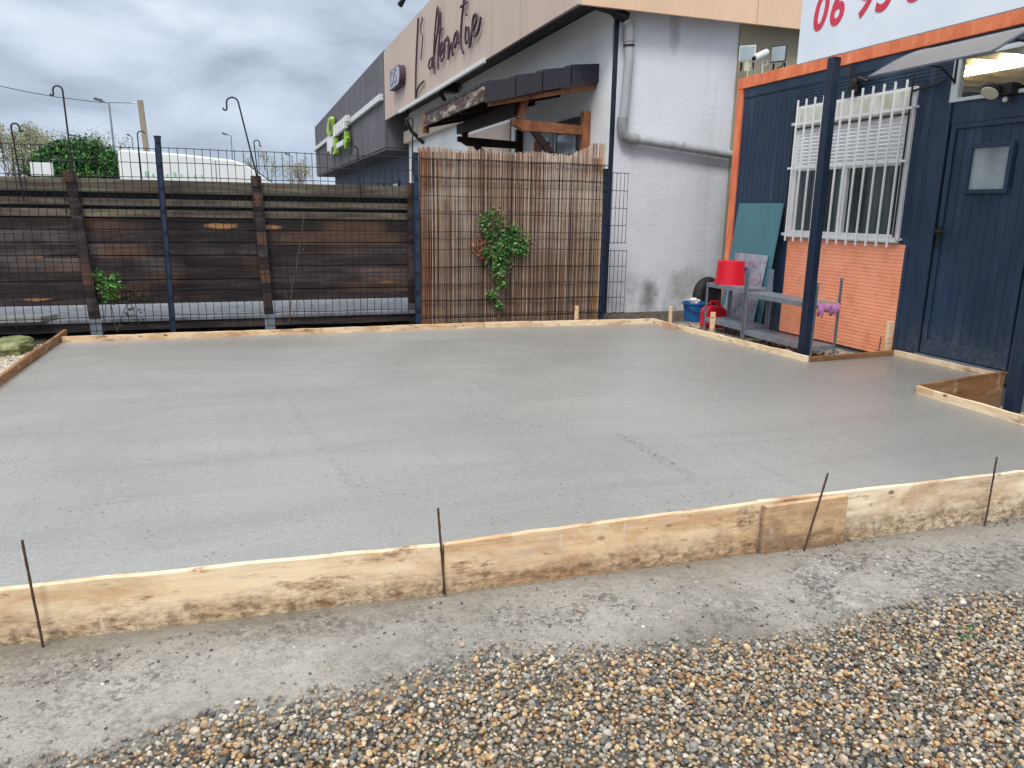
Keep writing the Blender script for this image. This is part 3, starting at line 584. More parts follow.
def crumbs():
    N = 15000; x = rng.uniform(-1.3, 4.2, N); y = rng.uniform(1.9, 2.64, N); dens = fbm(x*2.4+9, y*3.5, 3)
    k = (rng.random(N) < np.clip((dens-.38)*4, .10, 1)); x, y = x[k], y[k]; N = len(x)
    s = np.clip(rng.lognormal(math.log(.0055), .55, N), .0028, .018); z = gz(x, y)+.030*(fbm(x*3, y*3, 4)-.47)+.016*(fbm(x*17, y*17, 3)-.44)+s*.12
    base = np.array([srgb(*c)[:3] for c in [(116, 114, 108), (92, 90, 86), (150, 147, 140), (74, 72, 70), (200, 196, 186), (134, 120, 98)]]); c = base[rng.choice(6, N, p=[.3, .25, .2, .13, .07, .05])]
    o = rocks(0, np.stack([x, y, z], -1), s, c, 'cement_crumbs'); tag(o, 'grey cement crumbs and grit scattered on the strip in front of the boards', 'grit', kind='stuff')
    # small stones on the yard left of the slab and behind it
    N = 2600; x = rng.uniform(-3.6, -1.82, N); y = rng.uniform(5.3, 8.6, N); s = rng.uniform(.012, .035, N); z = gz(x, y)+s*.1
    c = PAL[rng.choice([0, 1, 3, 4, 11, 13], N)]*rng.uniform(.8, 1.1, (N, 1))
    tag(rocks(0, np.stack([x, y, z], -1), s, c, 'yard_gravel'), 'pale gravel left of the slab by the mossy stone', 'gravel', kind='stuff')
    N = 1500; x = rng.uniform(4.0, 5.8, N); y = rng.uniform(5.5, 9.4, N); k = (x > 4.78+(8-y)*.0) | (y > 8.1); x, y = x[k], y[k]; N = len(x); s = rng.uniform(.01, .045, N); z = gz(x, y)+s*.1
    c = np.array(srgb(96, 88, 76)[:3])*rng.uniform(.5, 1.8, (N, 1))
    tag(rocks(0, np.stack([x, y, z], -1), s, c, 'rubble'), 'dark soil crumbs and rubble between the slab and the cabin', 'rubble', kind='stuff')
crumbs()
def leaf_cluster(name, centers, n, size, cols, parent=None, spread=1.0, flatk=1.0):
    b = MB()
    for _ in range(n):
        c, r = centers[random.randrange(len(centers))]; d = Vector((random.gauss(0, 1), random.gauss(0, 1)*flatk, random.gauss(0, 1)))*(r*.45*spread); p = Vector(c)+d
        u = Vector((random.uniform(-1, 1), random.uniform(-1, 1), random.uniform(-.6, .6))).normalized(); w = u.cross(Vector((random.uniform(-1, 1), random.uniform(-1, 1), random.uniform(-1, 1)))).normalized()
        s_ = size*random.uniform(.6, 1.3); s_ *= random.choice((.6, 1, 1, 1.5)); cc = random.choice(cols); k = random.uniform(.6, 1.3); b.cur = (cc[0]*k, cc[1]*k, cc[2]*k, 1)
        b.add([p-u*s_, p+w*s_*.45, p+u*s_, p-w*s_*.45], [(0, 1, 2, 3)])
    return b.build(name, 'leaf', parent)
GREEN = [srgb(52, 110, 42), srgb(70, 130, 50), srgb(38, 84, 36), srgb(96, 150, 62)]
# tiny sprouts in the gravel
for i, (px, py) in enumerate([(434, 752), (968, 640)]):
    c = onz(px, py, -.2); w = thing('weed', (c[0], c[1], -.2), ['tiny green weed growing in the foreground gravel near the bottom centre', 'tiny green weed in the gravel at the right'][i], 'weed')
    leaf_cluster('leaves', [((c[0], c[1], -.185), .03)], 26, .009, GREEN, w, 1, 1)

# ---------------------------------------------------------------- wire fences
FY = 8.70
def wire_panel(x0, x1, z0, z1, sx, sz, name, parent, double=False, rw=.0036):
    b = MB(); n = int(round((x1-x0)/sx))
    for i in range(n+1):
        x = x0+(x1-x0)*i/n+random.uniform(-.002, .002); b.tube([(x, FY+.004*math.sin(i), z0-.02), (x+random.uniform(-.004, .004), FY, z1+.012)], rw, 5)
    k = int(round((z1-z0)/sz))
    for j in range(k+1):
        z = z0+(z1-z0)*j/k
        for dz in ((0, .012) if double and j in (0, 1, k-1, k) else (0,)):
            pts = [(x0+(x1-x0)*i/12, FY-rw*2, z+dz+.004*math.sin(i*1.3+j)) for i in range(13)]; b.tube(pts, rw*1.15, 5)
    return b.build(name, 'wire', parent)
def fpost(x, top, dx, parent, loc):
    b = MB(); w = .058; b.prism([(x-w/2, FY+.012, -.15), (x+w/2, FY+.012, -.15), (x+w/2, FY+.055, -.15), (x-w/2, FY+.055, -.15)], (dx, 0, top+.15)); o = b.build('fence_post', 'post_blue', parent, bevel=.004)
    c = MB(); c.box((x+dx-w/2-.004, FY+.008, top), (x+dx+w/2+.004, FY+.059, top+.02)); c.build('post_cap', 'black', o)
    for i in range(9):
        d = MB(); z = .1+i*(top-.15)/8; d.box((x+dx*i/8-.014, FY-.012, z), (x+dx*i/8+.014, FY+.014, z+.035)); d.build('wire_clip', 'navy_dark', o)
wf = thing('wire_fence', (-.8, FY, -.1), 'dark wire mesh fence in front of the dark timber fence with blue steel posts', 'fence')
wire_panel(-4.6, -.83, 0.0, 1.84, .078, .1415, 'wire_mesh', wf)
wire_panel(-.78, 1.82, 0.0, 1.85, .078, .1415, 'wire_mesh', wf)
fpost(-.81, 1.95, .01, wf, 0); fpost(1.86, 1.89, 0, wf, 0)
rf = thing('rigid_mesh_fence', (3.0, FY, -.1), 'rigid wire fence over the reed screen, ending in a cut strip', 'fence')
wire_panel(1.90, 4.26, .02, 1.84, .05, .2, 'wire_mesh', rf, True)
wire_panel(4.28, 4.545, .91, 1.76, .055, .21, 'wire_mesh', rf)
wire_panel(4.29, 4.57, .02, .81, .055, .2, 'wire_mesh', rf)
fpost(4.265, 1.79, -.02, rf, 0)
# ---------------------------------------------------------------- timber fence
TY = 8.98
tf = thing('timber_fence', (0, TY, -.1), 'dark weathered horizontal plank fence behind the wire mesh', 'fence')
def bay(x0, x1):
    z = .24; b = MB()
    hs = [.135, .125, .14, .12, .14, .13, .12]
    for i, h in enumerate(hs):
        y = TY+random.uniform(-.012, .012); b.prism([(x0, y, z), (x1, y, z), (x1, y+.035, z), (x0, y+.035, z)], (0, random.uniform(-.006, .006), h-random.choice([.004, .006, .010]))); z += h
    b.build('plank_panel', 'timber', tf, bevel=.003)
    zt = z+.012; c = MB()
    # three proud rails above with shadow gaps
    for (a, bb, dy) in ((1.155, 1.235, -.03), (1.27, 1.345, -.035), (1.405, 1.54, -.06)):
        c.prism([(x0, TY+dy, a), (x1, TY+dy, a), (x1, TY+.03, a), (x0, TY+.03, a)], (0, .0, bb-a))
    c.build('top_rail', 'rail_wood', tf, bevel=.006)
    d = MB(); d.box((x0, TY+.050, .26), (x1, TY+.07, 1.42)); d.build('gap_shade_sheet', 'black', tf)  # black sheet added behind the planks, standing in for shade in the gaps
bay(-4.6, -1.622); bay(-1.617, .155); bay(.16, 1.86)
for i, (xt, xb) in enumerate([(-1.66, -1.57), (.13, .19)]):
    b = MB(); b.prism([(xb-.05, TY-.085, -.06), (xb+.05, TY-.085, -.06), (xb+.05, TY-.005, -.06), (xb-.05, TY-.005, -.06)], (xt-xb, 0, 1.66)); po = b.build('timber_post', 'timber_post', tf, bevel=.004)
    c = MB(); c.box((xb-.055, TY-.09, -.12), (xb+.055, TY, .06)); c.build('steel_shoe', 'galv', po)
    e_ = MB(); e_.box((xt-.055, TY-.10, 1.50), (xt+.055, TY-.0, 1.61)); e_.build('post_cap', 'rust', po)
    for z in (1.22, 1.34):
        for s_ in (-1, 1): g = MB(); g.tube([(xt+s_*.02, TY-.095, z-.03), (xt+s_*.06, TY-.095, z-.03), (xt+s_*.06, TY-.095, z+.03), (xt+s_*.02, TY-.095, z+.03)], .005, 6); g.build('hook_bracket', 'black', po)
b = MB(); b.box((1.80, TY-.07, -.1), (1.88, TY, 1.58)); b.build('timber_post', 'timber_post', tf, bevel=.004)
# low ledge at its foot
lg = thing('timber_ledge', (0, 8.9, -.1), 'low pale plank ledge on a dark beam along the foot of the timber fence', 'ledge')
b = MB(); b.box((-6.5, 8.87, .06), (3.9, 12.2, .095)); b.build('ledge_plank', painted('pale_plank', srgb(116, 120, 128), .7, .35, 6), lg, bevel=.003)
b = MB(); b.box((-4.6, 8.90, -.03), (3.9, 8.95, .058)); b.build('beam', 'timber_post', lg)
bk = MB(); bk.prism([(-2.6, 8.78, .10), (-2.05, 8.78, .10), (-1.93, 9.0, .10), (-2.4, 9.0, .10)], (0, 0, .05)); tag(bk.build('loose_plank', painted('grey_green_plank', srgb(140, 146, 142), .8, .3, 8)), 'grey green loose plank end lying on the ledge at the far left', 'plank')
# shepherd hooks
def hook(base, top, r, label, side=-1, small=False, lean=0):
    x0, z0 = base; x1, z1 = top; y = TY-.11; b = MB()
    zt = z1-r; pts = [(x0, y, z0), (x0+(x1-x0)*.5, y, (z0+zt)/2)]
    cx = x1+side*r
    a = arc((cx, y, zt), r, 0 if side < 0 else 180, 180 if side < 0 else 0, 12); pts += a
    ex = a[-1]; pts += [(ex[0], y, ex[2]-r*.9)]
    q = arc((ex[0]+side*r*.3, y, ex[2]-r*.9), r*.3, 0 if side < 0 else 180, -200 if side < 0 else 380, 8) ; pts += q[1:]
    b.tube(pts, .0085 if not small else .006, 8)
    o = b.build('shepherd_hook', 'black', smooth=True); tag(o, label, 'hook', 'crook hooks standing on the timber fence'); return o
hook((-1.62, 1.5), (-1.63, 2.41), .042, 'tall black crook hook rising above the round green bush')
hook((.16, 1.5), (.0, 2.40), .06, 'tall black crook hook rising right of the white van')
hook((-2.08, 1.3), (-2.11, 2.04), .035, 'black crook hook at the far left by the bare trees', side=1)
hook((1.25, 1.4), (1.23, 1.96), .035, 'thin black crook hook in front of the dark building front')
hook((1.84, 1.45), (1.86, 2.30), .035, 'black crook hook at the end post beside the reed screen')
hook((.155, 1.55), (.13, 1.98), .028, 'small black crook hook beside the tall one right of the van', side=1, small=True)

# ---------------------------------------------------------------- reed screen
def reeds():
    b = MB(); x = 1.895; cols = [srgb(176, 152, 136), srgb(156, 130, 114), srgb(138, 112, 98), srgb(196, 178, 164), srgb(122, 96, 84), srgb(170, 140, 116)]
    while x < 4.23:
        w = random.uniform(.008, .015); u = (x-1.92)/2.31
        if u < .70: top = 1.965+random.uniform(-.016, .012)+.012*math.sin(u*23)
        elif u < .8: top = 1.955+random.uniform(-.02, .01)
        elif u < .93: top = 1.96+.13*(u-.8)/.13+random.uniform(-.015, .01)
        else: top = 2.10+random.uniform(-.01, .01)
        c = random.choice(cols)
        if u < .05: c = random.choice([srgb(170, 128, 98), srgb(150, 110, 86)])
        if u > .955: c = random.choice([srgb(180, 146, 104), srgb(190, 158, 118), srgb(160, 126, 96)])
        k = random.uniform(.88, 1.14); b.cur = (c[0]*k, c[1]*k, c[2]*k, 1)
        y = FY+.035+random.uniform(0, .02); j = random.uniform(-.008, .008)
        b.tube([(x, y, -.1), (x+j, y+random.uniform(-.004, .004), .9), (x+random.uniform(-.006, .006), y, top)], [w*.5, w*.52, w*.45], 6)
        x += w*.82
    t = b.build('reed_screen', 'reed', smooth=True); tag(t, 'brown reed cane screen behind the rigid wire panel with a climbing plant', 'screen')
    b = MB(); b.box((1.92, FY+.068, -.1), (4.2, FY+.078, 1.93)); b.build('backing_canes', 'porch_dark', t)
    b = MB()
    for z in (.05, .4, .62, .95, 1.27, 1.55, 1.83): b.tube([(1.92+(2.3)*i/14, FY+.024, z+.006*math.sin(i*2+z)) for i in range(15)], .0025, 5)
    b.build('binding_wire', 'wire', t)
reeds()
def climber():
    t = thing('climbing_plant', (2.72, 8.66, 0), 'green climbing plant hanging on the wire in front of the reed screen', 'plant')
    P = lambda x, y: tuple(ony(x, y, 8.66))
    cs = [(P(495, 218), .13), (P(505, 235), .15), (P(490, 235), .12), (P(512, 230), .12), (P(522, 240), .12), (P(498, 252), .13), (P(524, 250), .06), (P(484, 222), .08), (P(488, 254), .08), (P(505, 262), .12), (P(500, 273), .10), (P(503, 283), .08), (P(492, 295), .07), (P(499, 305), .05), (P(509, 247), .13), (P(518, 250), .10), (P(497, 262), .10)]
    leaf_cluster('leaves', cs, 2100, .024, [srgb(60, 112, 56), srgb(80, 134, 66), srgb(44, 86, 46), srgb(104, 156, 84), srgb(120, 142, 70)], t, 1, .5)
    leaf_cluster('dry_leaves', [(P(480, 240), .10), (P(477, 250), .07), (P(483, 258), .06)], 150, .018, [srgb(130, 70, 50), srgb(150, 96, 60)], t, 1, .4)
    b = MB()
    for pts in ([(499, 325), (497, 300), (500, 270), (497, 240), (494, 215)], [(499, 325), (503, 290), (512, 255), (524, 238)], [(498, 310), (492, 280), (486, 245), (482, 222)]): b.tube([P(*q) for q in pts], .005, 6)
    b.build('stem', 'bark', t)
    t = thing('fence_weed', (-1.5, 8.8, 0), 'small bright green shrub growing through the wire beside the left timber post', 'plant')
    P = lambda x, y: tuple(ony(x, y, 8.8))
    leaf_cluster('leaves', [(P(100, 276), .07), (P(108, 283), .07), (P(115, 277), .05), (P(105, 290), .07), (P(110, 297), .06), (P(116, 287), .05)], 260, .026, [srgb(92, 160, 66), srgb(70, 130, 56), srgb(116, 178, 84)], t, 1, .5)
    leaf_cluster('dark_leaves', [(P(130, 292), .08), (P(122, 298), .08), (P(140, 296), .06), (P(133, 315), .1)], 110, .022, [srgb(60, 72, 44), srgb(74, 60, 44)], t, 1.2, .5)
    b = MB()
    for pts in ([(104, 332), (106, 300), (100, 276)], [(117, 332), (110, 300), (114, 280)], [(117, 332), (128, 300), (142, 292)], [(140, 325), (133, 310), (128, 296)]): b.tube([P(*q) for q in pts], .004, 6)
    b.build('stem', 'bark', t)
    # thin dry vine on the timber fence
    b = MB(); P = lambda x, y: tuple(ony(x, y, 8.76)); b.tube([P(*q) for q in [(289, 322), (291, 300), (292, 285), (296, 272), (298, 255), (301, 240), (303, 222), (306, 212)]], .006, 6)
    for pts in ([(290, 318), (300, 305), (297, 298)], [(291, 305), (284, 292)], [(318, 318), (312, 304)], [(298, 255), (306, 246)]): b.tube([P(*q) for q in pts], .003, 5)
    tag(b.build('dry_vine', 'bark'), 'thin dry brown vine climbing the timber fence right of the second post', 'vine')
climber()
def moss_stone():
    b = MB(); c = Vector((-2.13, 8.02, -.02)); bm = bmesh.new(); bmesh.ops.create_icosphere(bm, subdivisions=4, radius=1)
    for v in bm.verts:
        d = v.co.copy(); m_ = max(abs(d.x), abs(d.y), abs(d.z)); d = d*(.45+.55/m_*.8); k = 1+.25*(float(fbm(d.x*2+5, d.y*2+d.z*3, 4))-.45); v.co = Vector((d.x*.17, d.y*.34, d.z*.085))*k
    b.add([v.co+c for v in bm.verts], [[v.index for v in f.verts] for f in bm.faces]); bm.free()
    m = Mat('mossy_stone', .95); base = m.ramp(m.noise(9, 5, .7), [(.35, srgb(72, 80, 48)), (.5, srgb(112, 122, 74)), (.66, srgb(150, 146, 120))]); m.col(base); m.bump(m.noise(30, 5, .7), .9, .02)
    tag(b.build('mossy_stone', m.m, smooth=True), 'flat mossy stone lying left of the slab corner', 'stone')
moss_stone()

# ---------------------------------------------------------------- restaurant building
WX, GY, FX, FYb = 4.70, 9.50, 4.0, 9.20
rb = thing('restaurant_building', (8, 14, -.2), 'white rendered building with a high beige fascia carrying a script sign', 'building')
b = MB(); b.prism([(WX, GY, -.3), (6.55, GY, -.3), (6.55, GY, 3.985), (WX, GY, 3.985)], (0, 13.4, 0)); b.build('wall', 'white_wall', rb)
b = MB(); b.box((WX-.03, GY+.10, -.3), (WX-.002, 22.85, 3.97)); b.build('side_wall', 'pale_wall', rb)
b = MB(); b.box((6.553, GY-.03, -.3), (16, 22.9, 3.985)); b.build('annex_wall', 'olive_wall', rb)
b = MB(); b.box((WX-.035, GY-.004, -.3), (WX+.02, GY+.03, 3.96)); b.build('corner_joint', 'navy_dark', rb)
b = MB(); b.box((FX+.06, FYb+.06, 3.99), (16, 23.0, 4.02)); b.build('soffit', painted('dark_soffit', srgb(78, 78, 84), .8, .3, 3), rb)
# front fascia panels with narrow seams
b = MB(); y = FYb
seams = [9.2, 11.3, 13.4, 15.5, 17.6, 19.7, 21.3, 22.95]
for a_, c_ in zip(seams[:-1], seams[1:]): b.box((FX, a_+.006, 3.765), (FX+.05, c_-.006, 5.62))
b.build('front_fascia', 'fascia', rb)
b = MB()
for a_, c_ in ((4.052, 6.6), (6.61, 9.2), (9.21, 12), (12.01, 16)): b.box((a_, FYb, 3.765), (c_, FYb+.05, 5.62))
b.build('gable_fascia', 'fascia_sunlit', rb)
b = MB(); b.box((FX+.03, FYb+.02, 5.60), (16, 22.95, 5.66)); b.build('roof', 'concrete_old', rb)
b = MB(); b.box((FX-.06, 13.0, 3.70), (FX-.003, 20.6, 3.775)); b.build('white_trim', 'white_plastic', rb, bevel=.01)
b = MB(); b.tube([(4.25, 17.2, 3.98), (4.25, 17.2, 3.75), (4.35, 17.2, 3.62)], .05, 8); b.box((4.1, 17.0, 3.80), (4.6, 17.3, 3.95)); b.build('soffit_lamp', 'black', rb)
b = MB(); b.tube([(4.3, 21.0, 3.9), (4.22, 21.0, 3.6), (4.35, 20.9, 3.3), (4.65, 20.8, 3.0)], .05, 8); b.build('elbow_pipe', 'black', rb)
b = MB(); b.box((4.50, 13.8, 3.13), (4.66, 22.8, 3.45)); b.build('beige_canopy', 'beige', rb, bevel=.01)
b = MB(); b.box((4.64, 13.6, 1.2), (4.665, 16.4, 2.85)); b.build('beige_panel', 'fascia', rb)
# lower band and entrance
wd = MB(); wd.box((WX-.07, 10.35, .1), (WX-.035, 11.35, 2.62)); wo_ = wd.build('entrance_door', painted('dark_door', srgb(40, 44, 52), .5, .2), rb)
b = MB(); b.box((WX-.08, 10.55, 2.12), (WX-.074, 11.25, 2.42)); b.build('pane', 'glass_pale', wo_)
b = MB(); b.box((WX-.075, 11.5, .1), (WX-.035, 12.3, 2.5)); o = b.build('window', painted('pale_frame', srgb(170, 180, 178), .6), rb)
b = MB(); b.box((WX-.085, 11.58, 1.0), (WX-.077, 11.9, 2.42)); b.build('pane', 'glass_dark', o)
b = MB(); b.box((WX-.09, 11.95, 1.9), (WX-.077, 12.22, 2.4)); b.build('wooden_frame', 'porch_brown', o)
# script lettering, each letter its own small mesh
lt_ = thing('script_sign', (FX-.05, 18, 4.6), "dark plum script lettering reading L'alternative on the beige fascia", 'sign')
def stroke(pts, r, b, X=FX-.05):
    P = [Vector(onx(380+x/6.4, y/6.4, X)) for x, y in pts]
    # catmull smoothing
    Q = []
    for i in range(len(P)-1):
        p0, p1, p2_, p3 = P[max(i-1, 0)], P[i], P[i+1], P[min(i+2, len(P)-1)]
        for k in range(5):
            t = k/5; Q.append(.5*((2*p1)+(-p0+p2_)*t+(2*p0-5*p1+4*p2_-p3)*t*t+(-p0+3*p1-3*p2_+p3)*t**3))
    Q.append(P[-1]); b.tube(Q, r*.68, 7)
LET = [('L', [[(245, 115), (241, 200), (236, 300), (230, 440), (228, 560), (229, 628), (240, 575), (258, 540), (280, 520)]], .034),
       ('apostrophe', [[(262, 112), (272, 118), (262, 165), (262, 205), (272, 230), (268, 320), (262, 385)]], .020),
       ('a', [[(335, 368), (318, 385), (311, 425), (318, 442), (330, 415), (334, 372), (332, 425), (340, 435)]], .028),
       ('l', [[(338, 435), (350, 330), (374, 140), (370, 45), (361, 110), (348, 260), (345, 380), (350, 472)]], .030),
       ('t', [[(388, 78), (384, 190), (374, 330), (372, 445)], [(370, 210), (400, 182)]], .030),
       ('e', [[(388, 355), (402, 315), (400, 268), (390, 290), (386, 350), (392, 392), (406, 372)]], .030),
       ('r', [[(408, 372), (414, 300), (416, 255), (422, 262), (432, 232), (434, 262)]], .030),
       ('n', [[(440, 250), (436, 380), (448, 310), (460, 275), (462, 350), (470, 345)]], .030),
       ('a', [[(494, 200), (480, 222), (472, 270), (478, 305), (490, 270), (496, 205), (498, 270), (506, 275)]], .032),
       ('t', [[(544, -30), (530, 60), (518, 200), (518, 290), (532, 338)], [(516, 45), (556, 12)]], .034),
       ('i', [[(552, 168), (546, 240), (550, 278), (558, 262)], [(553, 88), (554, 98)]], .032),
       ('v', [[(566, 172), (568, 240), (574, 300), (584, 240), (590, 178)]], .034),
       ('e', [[(592, 200), (612, 150), (616, 95), (602, 100), (592, 160), (598, 222), (618, 222), (634, 180), (645, 108)]], .034)]
for nm, sts, r in LET:
    b = MB()
    for st_ in sts: stroke(st_, r, b)
    b.build('letter_'+nm.lower(), 'plum', lt_, smooth=True)
# small rounded plaque
pq = thing('plaque', (FX, 21, 4.7), 'small grey plaque with rounded corners on the beige fascia left of the script', 'sign')
def rr(y0, y1, z0, z1, r, X, n=5):
    pts = []
    for cy_, cz_, a0 in ((y1-r, z1-r, 0), (y0+r, z1-r, 90), (y0+r, z0+r, 180), (y1-r, z0+r, 270)):
        for i in range(n+1): t = R(a0+90*i/n); pts.append((X, cy_+r*math.cos(t), cz_+r*math.sin(t)))
    return pts
a0 = onx(389, 78, FX-.15); a1 = onx(400, 70, FX-.15)
y0_, y1_ = a1[1], a0[1]; z0_, z1_ = onx(391, 91, FX-.15)[2], onx(399, 64, FX-.15)[2]
b = MB(); b.prism(rr(y0_, y1_, z0_, z1_, .22, FX-.16), (.15, 0, 0)); b.build('plaque_body', 'plum', pq)
b = MB(); b.prism(rr(y0_+.03, y1_-.03, z0_+.03, z1_-.03, .2, FX-.17), (.008, 0, 0)); b.build('plaque_face', painted('plaque_grey', srgb(162, 168, 182), .5, .08), pq)
def text_obj(txt, name, mat, parent, size, extr, org, xdir, shear=0, bold=0, sx=1):
    cu = bpy.data.curves.new(name, 'FONT'); cu.body = txt; cu.size = size; cu.extrude = extr; cu.shear = shear; cu.offset = bold
    o = bpy.data.objects.new(name, cu); COL.objects.link(o); bpy.context.view_layer.update(); dg = bpy.context.evaluated_depsgraph_get(); me = bpy.data.meshes.new_from_object(o.evaluated_get(dg)); bpy.data.objects.remove(o)
    x = Vector(xdir).normalized(); z = Vector((0, 0, 1)); nrm = x.cross(z); base = Vector((0, 0, 0)); q = parent
    while q is not None: base += q.location; q = q.parent
    for v in me.vertices: v.co = Vector(org)+x*v.co.x*sx+z*v.co.y+nrm*v.co.z-base
    me.materials.clear(); me.materials.append(MT[mat]); ob = bpy.data.objects.new(name, me); COL.objects.link(ob); ob.parent = parent; return ob
text_obj('DS', 'lettering', 'lilac', pq, .5, .004, (FX-.176, y1_-.25, (z0_+z1_)/2-.15), (0, -1, 0), 0, .0, 1.6)
# sign lamp arm above the fascia
sl = thing('sign_lamp', (FX, 17.5, 5.6), 'small black sign lamp on an arm above the beige fascia', 'lamp')
t0 = Vector(onx(407, -6, 3.3)); b = MB(); b.tube([(FX+.05, t0.y, 5.60), (FX-.2, t0.y, 6.1), tuple(t0)], .025, 8); b.build('arm', 'black', sl)
q0 = Vector(onx(400, 5, 3.2)); b = MB(); b.tube([tuple(t0), tuple(q0)], [.03, .06], 8); b.build('lamp_head', 'black', sl)

# porch lean-to
pc = thing('tiled_porch', (4.0, 11, 2.4), 'small lean-to porch roof with dark slate tiles on brown timber brackets', 'porch')
PY0, PY1 = 9.97, 13.6
b = MB(); xs = [(3.08, 2.885), (3.49, 2.985), (3.87, 3.08), (4.28, 3.17), (4.695, 3.24)]
for i in range(4):
    (xa, za_), (xb, zb) = xs[i], xs[i+1]
    b.prism([(xa-.03, PY0, za_+.035), (xb, PY0, zb+.005), (xb, PY0, zb-.025), (xa-.03, PY0, za_-.005)], (0, PY1-PY0, 0))
    b.prism([(xa-.03, PY0-.025, za_+.04), (xb-.01, PY0-.025, zb+.012), (xb-.01, PY0-.025, zb-.235), (xa-.03, PY0-.025, za_-.235)], (0, .022, 0))
# ridged columns of tiles as raised ribs
for k in range(13):
    yy = PY0+.12+k*.28
    for i in range(4):
        (xa, za_), (xb, zb) = xs[i], xs[i+1]; b.prism([(xa-.03, yy, za_+.05), (xb, yy, zb+.02), (xb, yy, zb-.0), (xa-.03, yy, za_+.02)], (0, .1, 0))
b.build('roof_tiles', 'tile', pc, bevel=.004)
b = MB(); b.prism([(3.12, PY0+.01, 2.845), (4.69, PY0+.01, 3.19), (4.69, PY0+.01, 3.13), (3.12, PY0+.01, 2.78)], (0, PY1-PY0-.02, 0)); b.build('roof_boards', 'porch_dark', pc)
b = MB()
b.prism([(3.12, PY0+.04, 2.69), (4.69, PY0+.04, 3.01), (4.69, PY0+.04, 2.945), (3.12, PY0+.04, 2.62)], (0, .06, 0)); b.build('verge_rafter', 'porch_brown', pc, bevel=.004)
for yy in (11.3, 12.4, 13.4): b = MB(); b.prism([(3.1, yy, 2.78), (4.69, yy, 3.12), (4.69, yy, 3.0), (3.1, yy, 2.66)], (0, .07, 0)); b.build('rafter', 'porch_dark', pc)
m = Mat('peeling_fascia_board', .8); m.col(m.ramp(m.noise(5, 6, .7, (1, .5, 2)), [(.5, srgb(66, 50, 44)), (.6, srgb(150, 140, 130)), (.72, srgb(196, 190, 180))])); 
b = MB(); b.box((3.03, PY0, 2.68), (3.07, PY1, 2.86)); b.build('eaves_board', m.m, pc, bevel=.003)
b = MB(); b.box((3.02, PY1-.1, 2.58), (3.12, PY1+.02, 2.9)); b.build('end_block', 'porch_brown', pc)
def bracket(y, mat, par):
    b = MB(); b.bar((4.61, y, 1.2), (4.61, y, 2.66), .11, .11, up=(1, 0, 0)); b.build('bracket_post', mat, par, bevel=.005)
    b = MB(); b.prism([(3.50, y-.05, 2.50), (4.55, y-.05, 2.46), (4.55, y-.05, 2.34), (3.66, y-.05, 2.35), (3.58, y-.05, 2.40), (3.50, y-.05, 2.42)], (0, .1, 0)); b.build('bracket_arm', mat, par, bevel=.004)
    b = MB(); b.bar((3.80, y, 2.40), (4.56, y, 1.55), .08, .09); b.build('bracket_brace', mat if mat != 'porch_brown' else 'porch_dark', par, bevel=.004)
    b = MB(); b.bar((3.62, y, 2.50), (3.70, y, 2.78), .09, .09); b.build('strut', mat, par, bevel=.004)
bracket(10.2, 'porch_brown', pc); bracket(13.0, 'porch_dark', pc)
b = MB(); b.box((3.56, 10.26, 2.56), (3.66, 13.3, 2.72)); b.build('wall_plate', 'porch_dark', pc)

# drain pipe on the white wall
dp = thing('drain_pipe', (4.86, 9.4, 2.2), 'grey plastic drain pipe dropping from the fascia and running right along the white wall', 'pipe')
PY = 9.40
P = lambda x, y: Vector(ony(x, y, PY))
b = MB(); b.tube([P(627, 20), P(629, 28), P(629, 60), P(625, 105), P(623, 122)], .062, 16); b.build('down_pipe', 'pvc', dp, smooth=True)
b = MB(); pts = [P(623, 118), P(622, 128), P(624, 136), P(631, 139), P(638, 139.5)]; b.tube(pts, .074, 16); em = painted('pvc_elbow', srgb(138, 140, 142), .5, .25, 8); b.build('elbow', em, dp, smooth=True)
b = MB(); b.tube([P(629, 22), P(629, 42)], .072, 16); b.build('pipe_sleeve', em, dp, smooth=True)
b = MB(); b.tube([P(634, 139), P(732, 155)], .058, 16); b.build('cross_pipe', 'pvc', dp, smooth=True)
b = MB(); b.tube([P(629, 44.6), P(629, 46.6)], .076, 16); b.build('pipe_clamp', 'black', dp)
b = MB(); b.tube([P(680, 144.5), P(681.2, 146.5)], .066, 16); b.build('pipe_clamp', 'pvc', dp)
b = MB(); b.tube([Vector((4.3, 9.36, 3.83)), Vector((4.55, 9.38, 3.80)), P(618, 14), P(627, 18)], .07, 12); b.build('top_elbow', 'black', dp, smooth=True)

